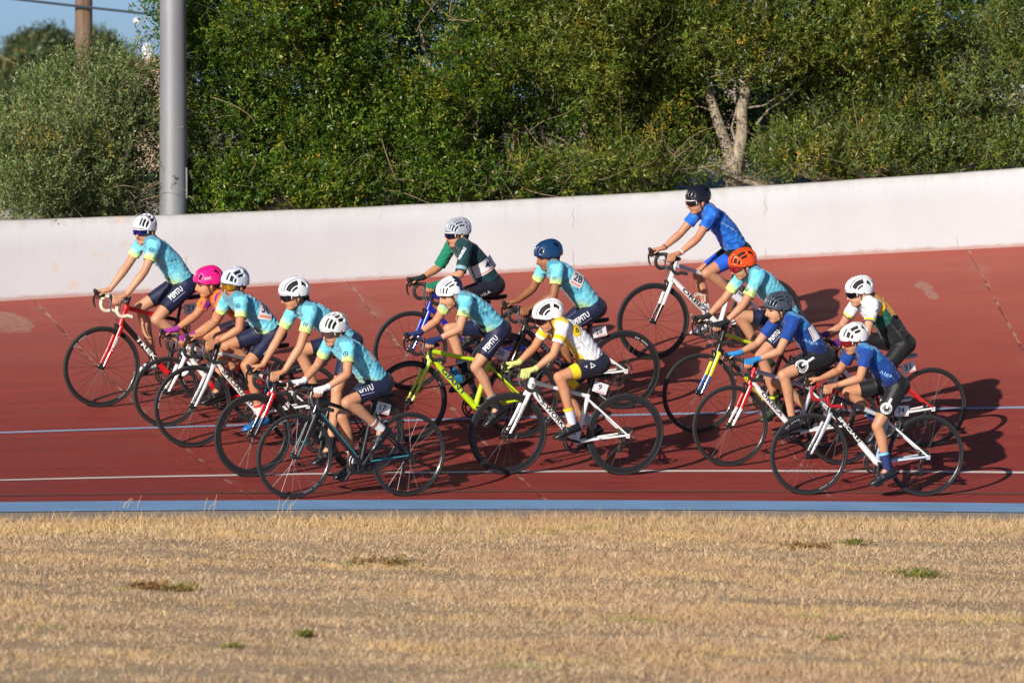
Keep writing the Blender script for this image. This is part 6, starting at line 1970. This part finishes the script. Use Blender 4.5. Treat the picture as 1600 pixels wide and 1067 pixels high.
for (i, p0, p1, h, w_) in ((10, (1129, 348), (1150, 362), 4, 'nnorwest'), (12, (1253, 531), (1278, 537), 7, 'Alga'), (14, (1373, 581), (1394, 588), 7, 'Alga')):
    r = BYID[i]; word_on('script', r, r['jbvh'], w_, p0, p1, h, mat('pale_blue_print', srgb(150, 195, 235), 0.6), r['jer'], 0.0)
r = BYID[13]; word_on('lettering', r, r['jbvh'], 'viveros', (1349, 491), (1359, 494), 3.5, M_logo, r['jer'], 0.0)
r = BYID[2]; hb_ = bvh_of(r['helm'].data); word_on('lettering', r, hb_, 'POC', (320, 436), (330, 434), 4, M_white, r['helm'], 0.02)
# wristbands on the rider in bright blue, white wraps elsewhere
r = BYID[10]
for s, c_ in ((1, (225, 225, 225)), (-1, (20, 20, 22))):
    wr, el = r['wrist'][s], r['elbow'][s]
    mb = MB(); mb.tube([wr.lerp(el, .06), wr.lerp(el, .11)], 0.0262, 14, caps=False); mb.build('wristband', mat('band_%02x%02x%02x' % c_, srgb(*c_), 0.6), r['E'])

# ================================================================== GRASS
k = NT('dry_grass')
vc = k.n('VertexColor'); vc.layer_name = 'Col'
k.L(vc.outputs['Color'], k.b.inputs['Base Color']); k.b.inputs['Roughness'].default_value = 0.8; k.b.inputs['Specular IOR Level'].default_value = 0.2
M_grass = k.m
def infz_np(s, n):
    a, b, c = ZK[0]; sc = np.clip(s, -6.5, 6.5)
    z0 = a + b * sc + c * sc * sc + (b + 2 * c * sc) * (s - sc) * 0.6
    return z0 - 0.033 * 1.4 - 0.01 - 0.004 * (-1.4 - n) + 0.006 * np.sin(1.3 * s + 0.6 * n) * np.sin(0.9 * n) * np.minimum(1, np.where(n < -1.2, (-1.2 - n) * 0.6, 0))
def blades(X, Y, Z, Hh, Wd, C, rg, lean=0.5):
    n = len(X)
    B = np.stack([X, Y, Z], 1)
    a = rg.uniform(0, 2 * np.pi, n); dx = np.stack([np.cos(a), np.sin(a), np.zeros(n)], 1)
    b = rg.uniform(0, 2 * np.pi, n); ln = np.stack([np.cos(b), np.sin(b), np.zeros(n)], 1) * (Hh * rg.uniform(0.1, 1.0, n) * lean)[:, None]
    up = np.zeros((n, 3)); up[:, 2] = Hh
    V = np.stack([B - dx * Wd[:, None], B + dx * Wd[:, None], B + up + ln], 1).reshape(-1, 3)
    return V, np.arange(3 * n).reshape(-1, 3), np.repeat(C, 3, 0)
rg = np.random.default_rng(99)
N = 760000
y_ = 33.0 + 21.0 * rg.random(N) ** 0.9; x_ = (rg.random(N) * 2 - 1) * (0.083 * y_ + 1.2)
def sn_np(x, y):
    dx, dy = x - CX, y - CY
    return RT * (YAW - np.arctan2(-dx, dy)), np.hypot(dx, dy) - RT
s_, n_ = sn_np(x_, y_)
keep = n_ < -1.30
s_, n_, x_, y_ = s_[keep], n_[keep], x_[keep], y_[keep]
def fbm(x, y, f, seed):
    r2 = np.random.default_rng(seed); o = np.zeros(len(x))
    for q in range(6):
        a = r2.uniform(0, 6.28); g = f * (1 + 0.7 * q)
        o += np.sin((x * np.cos(a) + y * np.sin(a)) * g + r2.uniform(0, 6.28)) / (1 + 0.4 * q)
    return o / 3.0
d1 = fbm(x_, y_, 1.1, 1); d2 = fbm(x_, y_, 4.0, 2); d3 = fbm(x_, y_, 11.0, 3)
den = 0.7 + 0.2 * d1 + 0.3 * d2 + 0.3 * d3
edge = np.clip((n_ + 3.6) / 2.0, 0, 1)                    # longer growth along the concrete edge
kp = rg.random(len(x_)) < np.clip(den + 0.5 * edge, 0.10, 1)
s_, n_, x_, y_, d1, d2, d3, edge = [q[kp] for q in (s_, n_, x_, y_, d1, d2, d3, edge)]
kp = ~((n_ > -1.55) & (rg.random(len(n_)) < 0.8))
s_, n_, x_, y_, d1, d2, d3, edge = [q[kp] for q in (s_, n_, x_, y_, d1, d2, d3, edge)]
n0 = len(x_)
z_ = infz_np(s_, n_) - 0.004
hh = (0.010 + 0.028 * rg.random(n0) ** 2) * (1 + 0.5 * np.clip(d2 + d1, -0.8, 1.2)) + 0.070 * edge * rg.random(n0) ** 2 + 0.05 * (rg.random(n0) < 0.006)
pal = np.array([srgb(206, 180, 142), srgb(186, 158, 124), srgb(222, 198, 162), srgb(164, 134, 102), srgb(200, 166, 124)])
C = pal[rg.integers(0, 5, n0)] * rg.uniform(0.68, 1.2, (n0, 1))
C = mixc(C, srgb(206, 172, 112), np.clip(edge * 0.6, 0, 1) * rg.random(n0))
C = mixc(C, srgb(180, 142, 110), np.clip(smooth(d1 - .4 * d3, .1, .7), 0, 1) * .5)
C = mixc(C, srgb(212, 178, 116), smooth(fbm(x_, y_, 1.7, 21) + .4 * d3, .1, .8) * .55)
gr = smooth(fbm(x_, y_, 2.3, 8) + 0.5 * fbm(x_, y_, 9, 9), .62, .95) * (rg.random(n0) < .55)
C = mixc(C, srgb(138, 150, 66), gr * .8)
V, F, CC = blades(x_, y_, z_, hh, 0.0018 + 0.0018 * rg.random(n0), C, rg, 1.5)
me = mesh_np('grass', V, F, CC); me.materials.append(M_grass)
o = link('grass', me); tag(o, 'short dry straw-coloured grass covering the infield', 'grass', kind='stuff')

# weeds: a few clumps that stand out from the dry grass
M_weed = M_leaf
def weed(label, px_, py_, wpx, hgt, palette, n, seed, dead=False):
    rg = np.random.default_rng(seed)
    d = ray(px_, py_); lo, hi = 25.0, 60.0
    for _ in range(50):
        t = .5 * (lo + hi); p = CAMP + d * t
        if p.z > infz(*sn_of(p.x, p.y)): lo = t
        else: hi = t
    w = wpx / FPX * p.y / 2
    e = empty('weed', Matrix.Translation(p))
    P = np.stack([rg.normal(0, w * .55, n), rg.normal(0, w * .8, n), rg.uniform(0, hgt * .6, n)], 1)
    P[:, 2] *= np.exp(-(P[:, 0] / w) ** 2) * rg.uniform(.3, 1, n)
    P[:, 0] += 0.35 * w * np.sin(P[:, 1] / w * 3 + seed)
    D = unit(np.stack([rg.normal(0, .8, n), rg.normal(0, .8, n), rg.uniform(.2, 1.1, n)], 1))
    V, F, C = leaves(P, D, 5, hgt * 0.7, 0.028, 0.011, palette, rg)
    me = mesh_np('foliage', V, F, C); me.materials.append(M_leaf)
    o = link('foliage', me, e); o['kind'] = 'stuff'
    mb = MB()
    for q in range(14):
        b = P[rg.integers(n)]; mb.tube([(b[0] * .5, b[1] * .5, -0.01), (b[0], b[1], b[2] + hgt * .4)], [0.003, 0.0015], 4, caps=False)
    st = mb.build('stems', M_twig, e); st['kind'] = 'stuff'
    tag(e, label, 'weed', 'weeds in the dry grass')
GW = [(0.11, 0.15, 0.02), (0.18, 0.20, 0.035), (0.26, 0.22, 0.06)]
BW = [(0.23, 0.12, 0.035), (0.30, 0.17, 0.05), (0.16, 0.085, 0.025)]
weed('low bright green weed nearest the concrete edge strip', 1333, 851, 42, 0.045, GW, 55, 1)
weed('larger green weed spreading on the dry grass, brown leaves beside it', 1436, 901, 62, 0.06, GW, 90, 2)
weed('thin trailing weed with brown stems in the middle of the dry grass', 596, 882, 120, 0.05, BW + GW[:1], 80, 3)
weed('reddish brown withered weed clump', 235, 920, 60, 0.045, BW, 80, 4)
weed('olive green low weed joined to the withered clump', 285, 922, 46, 0.045, GW + BW[:1], 50, 5)
weed('small green tuft on bare dry ground', 358, 1013, 34, 0.03, GW, 18, 6)
weed('yellowish green tuft below the trailing weed', 480, 995, 26, 0.04, [(0.2, 0.19, 0.04), (0.14, 0.15, 0.03)], 40, 7)
weed('rusty dead weed lying in a long thin patch', 1250, 856, 70, 0.03, BW, 90, 8)
weed('faint green tuft in pale dry grass', 1300, 1000, 36, 0.03, GW, 20, 9)
# tall dry stalks along the edge strip: a few that reach up in front of the blue band
for (lab, xs_) in (('tall dry grass stalks in front of the blue band under the turquoise-striped bicycle', (432, 440, 446, 452)),
                   ('thin tall dry stalks in front of the blue band, away from the riders', (214, 318, 326, 332)),
                   ('dry branched weed stalk in front of the blue band', (190, 192, 196))):
    e = None; mb = MB(); rr = random.Random(xs_[0])
    for x in xs_:
        p = at(x, 806, 48.0); s0, n0_ = sn_of(p.x, p.y)
        q = Vector((p.x, p.y, infz(s0, n0_)))
        if e is None: e = empty('dry_stalks', Matrix.Translation(q)); o0 = q
        L_ = rr.uniform(.10, .16)
        a = q - o0
        mb.tube([a, a + Vector((rr.uniform(.0, .03), 0, L_ * .6)), a + Vector((rr.uniform(.02, .07), 0, L_))], [0.002, 0.0016, 0.001], 4, caps=False)
    st = mb.build('stalks', mat('straw', srgb(214, 180, 120), 0.8), e); st['kind'] = 'stuff'
    tag(e, lab, 'dry stalks')
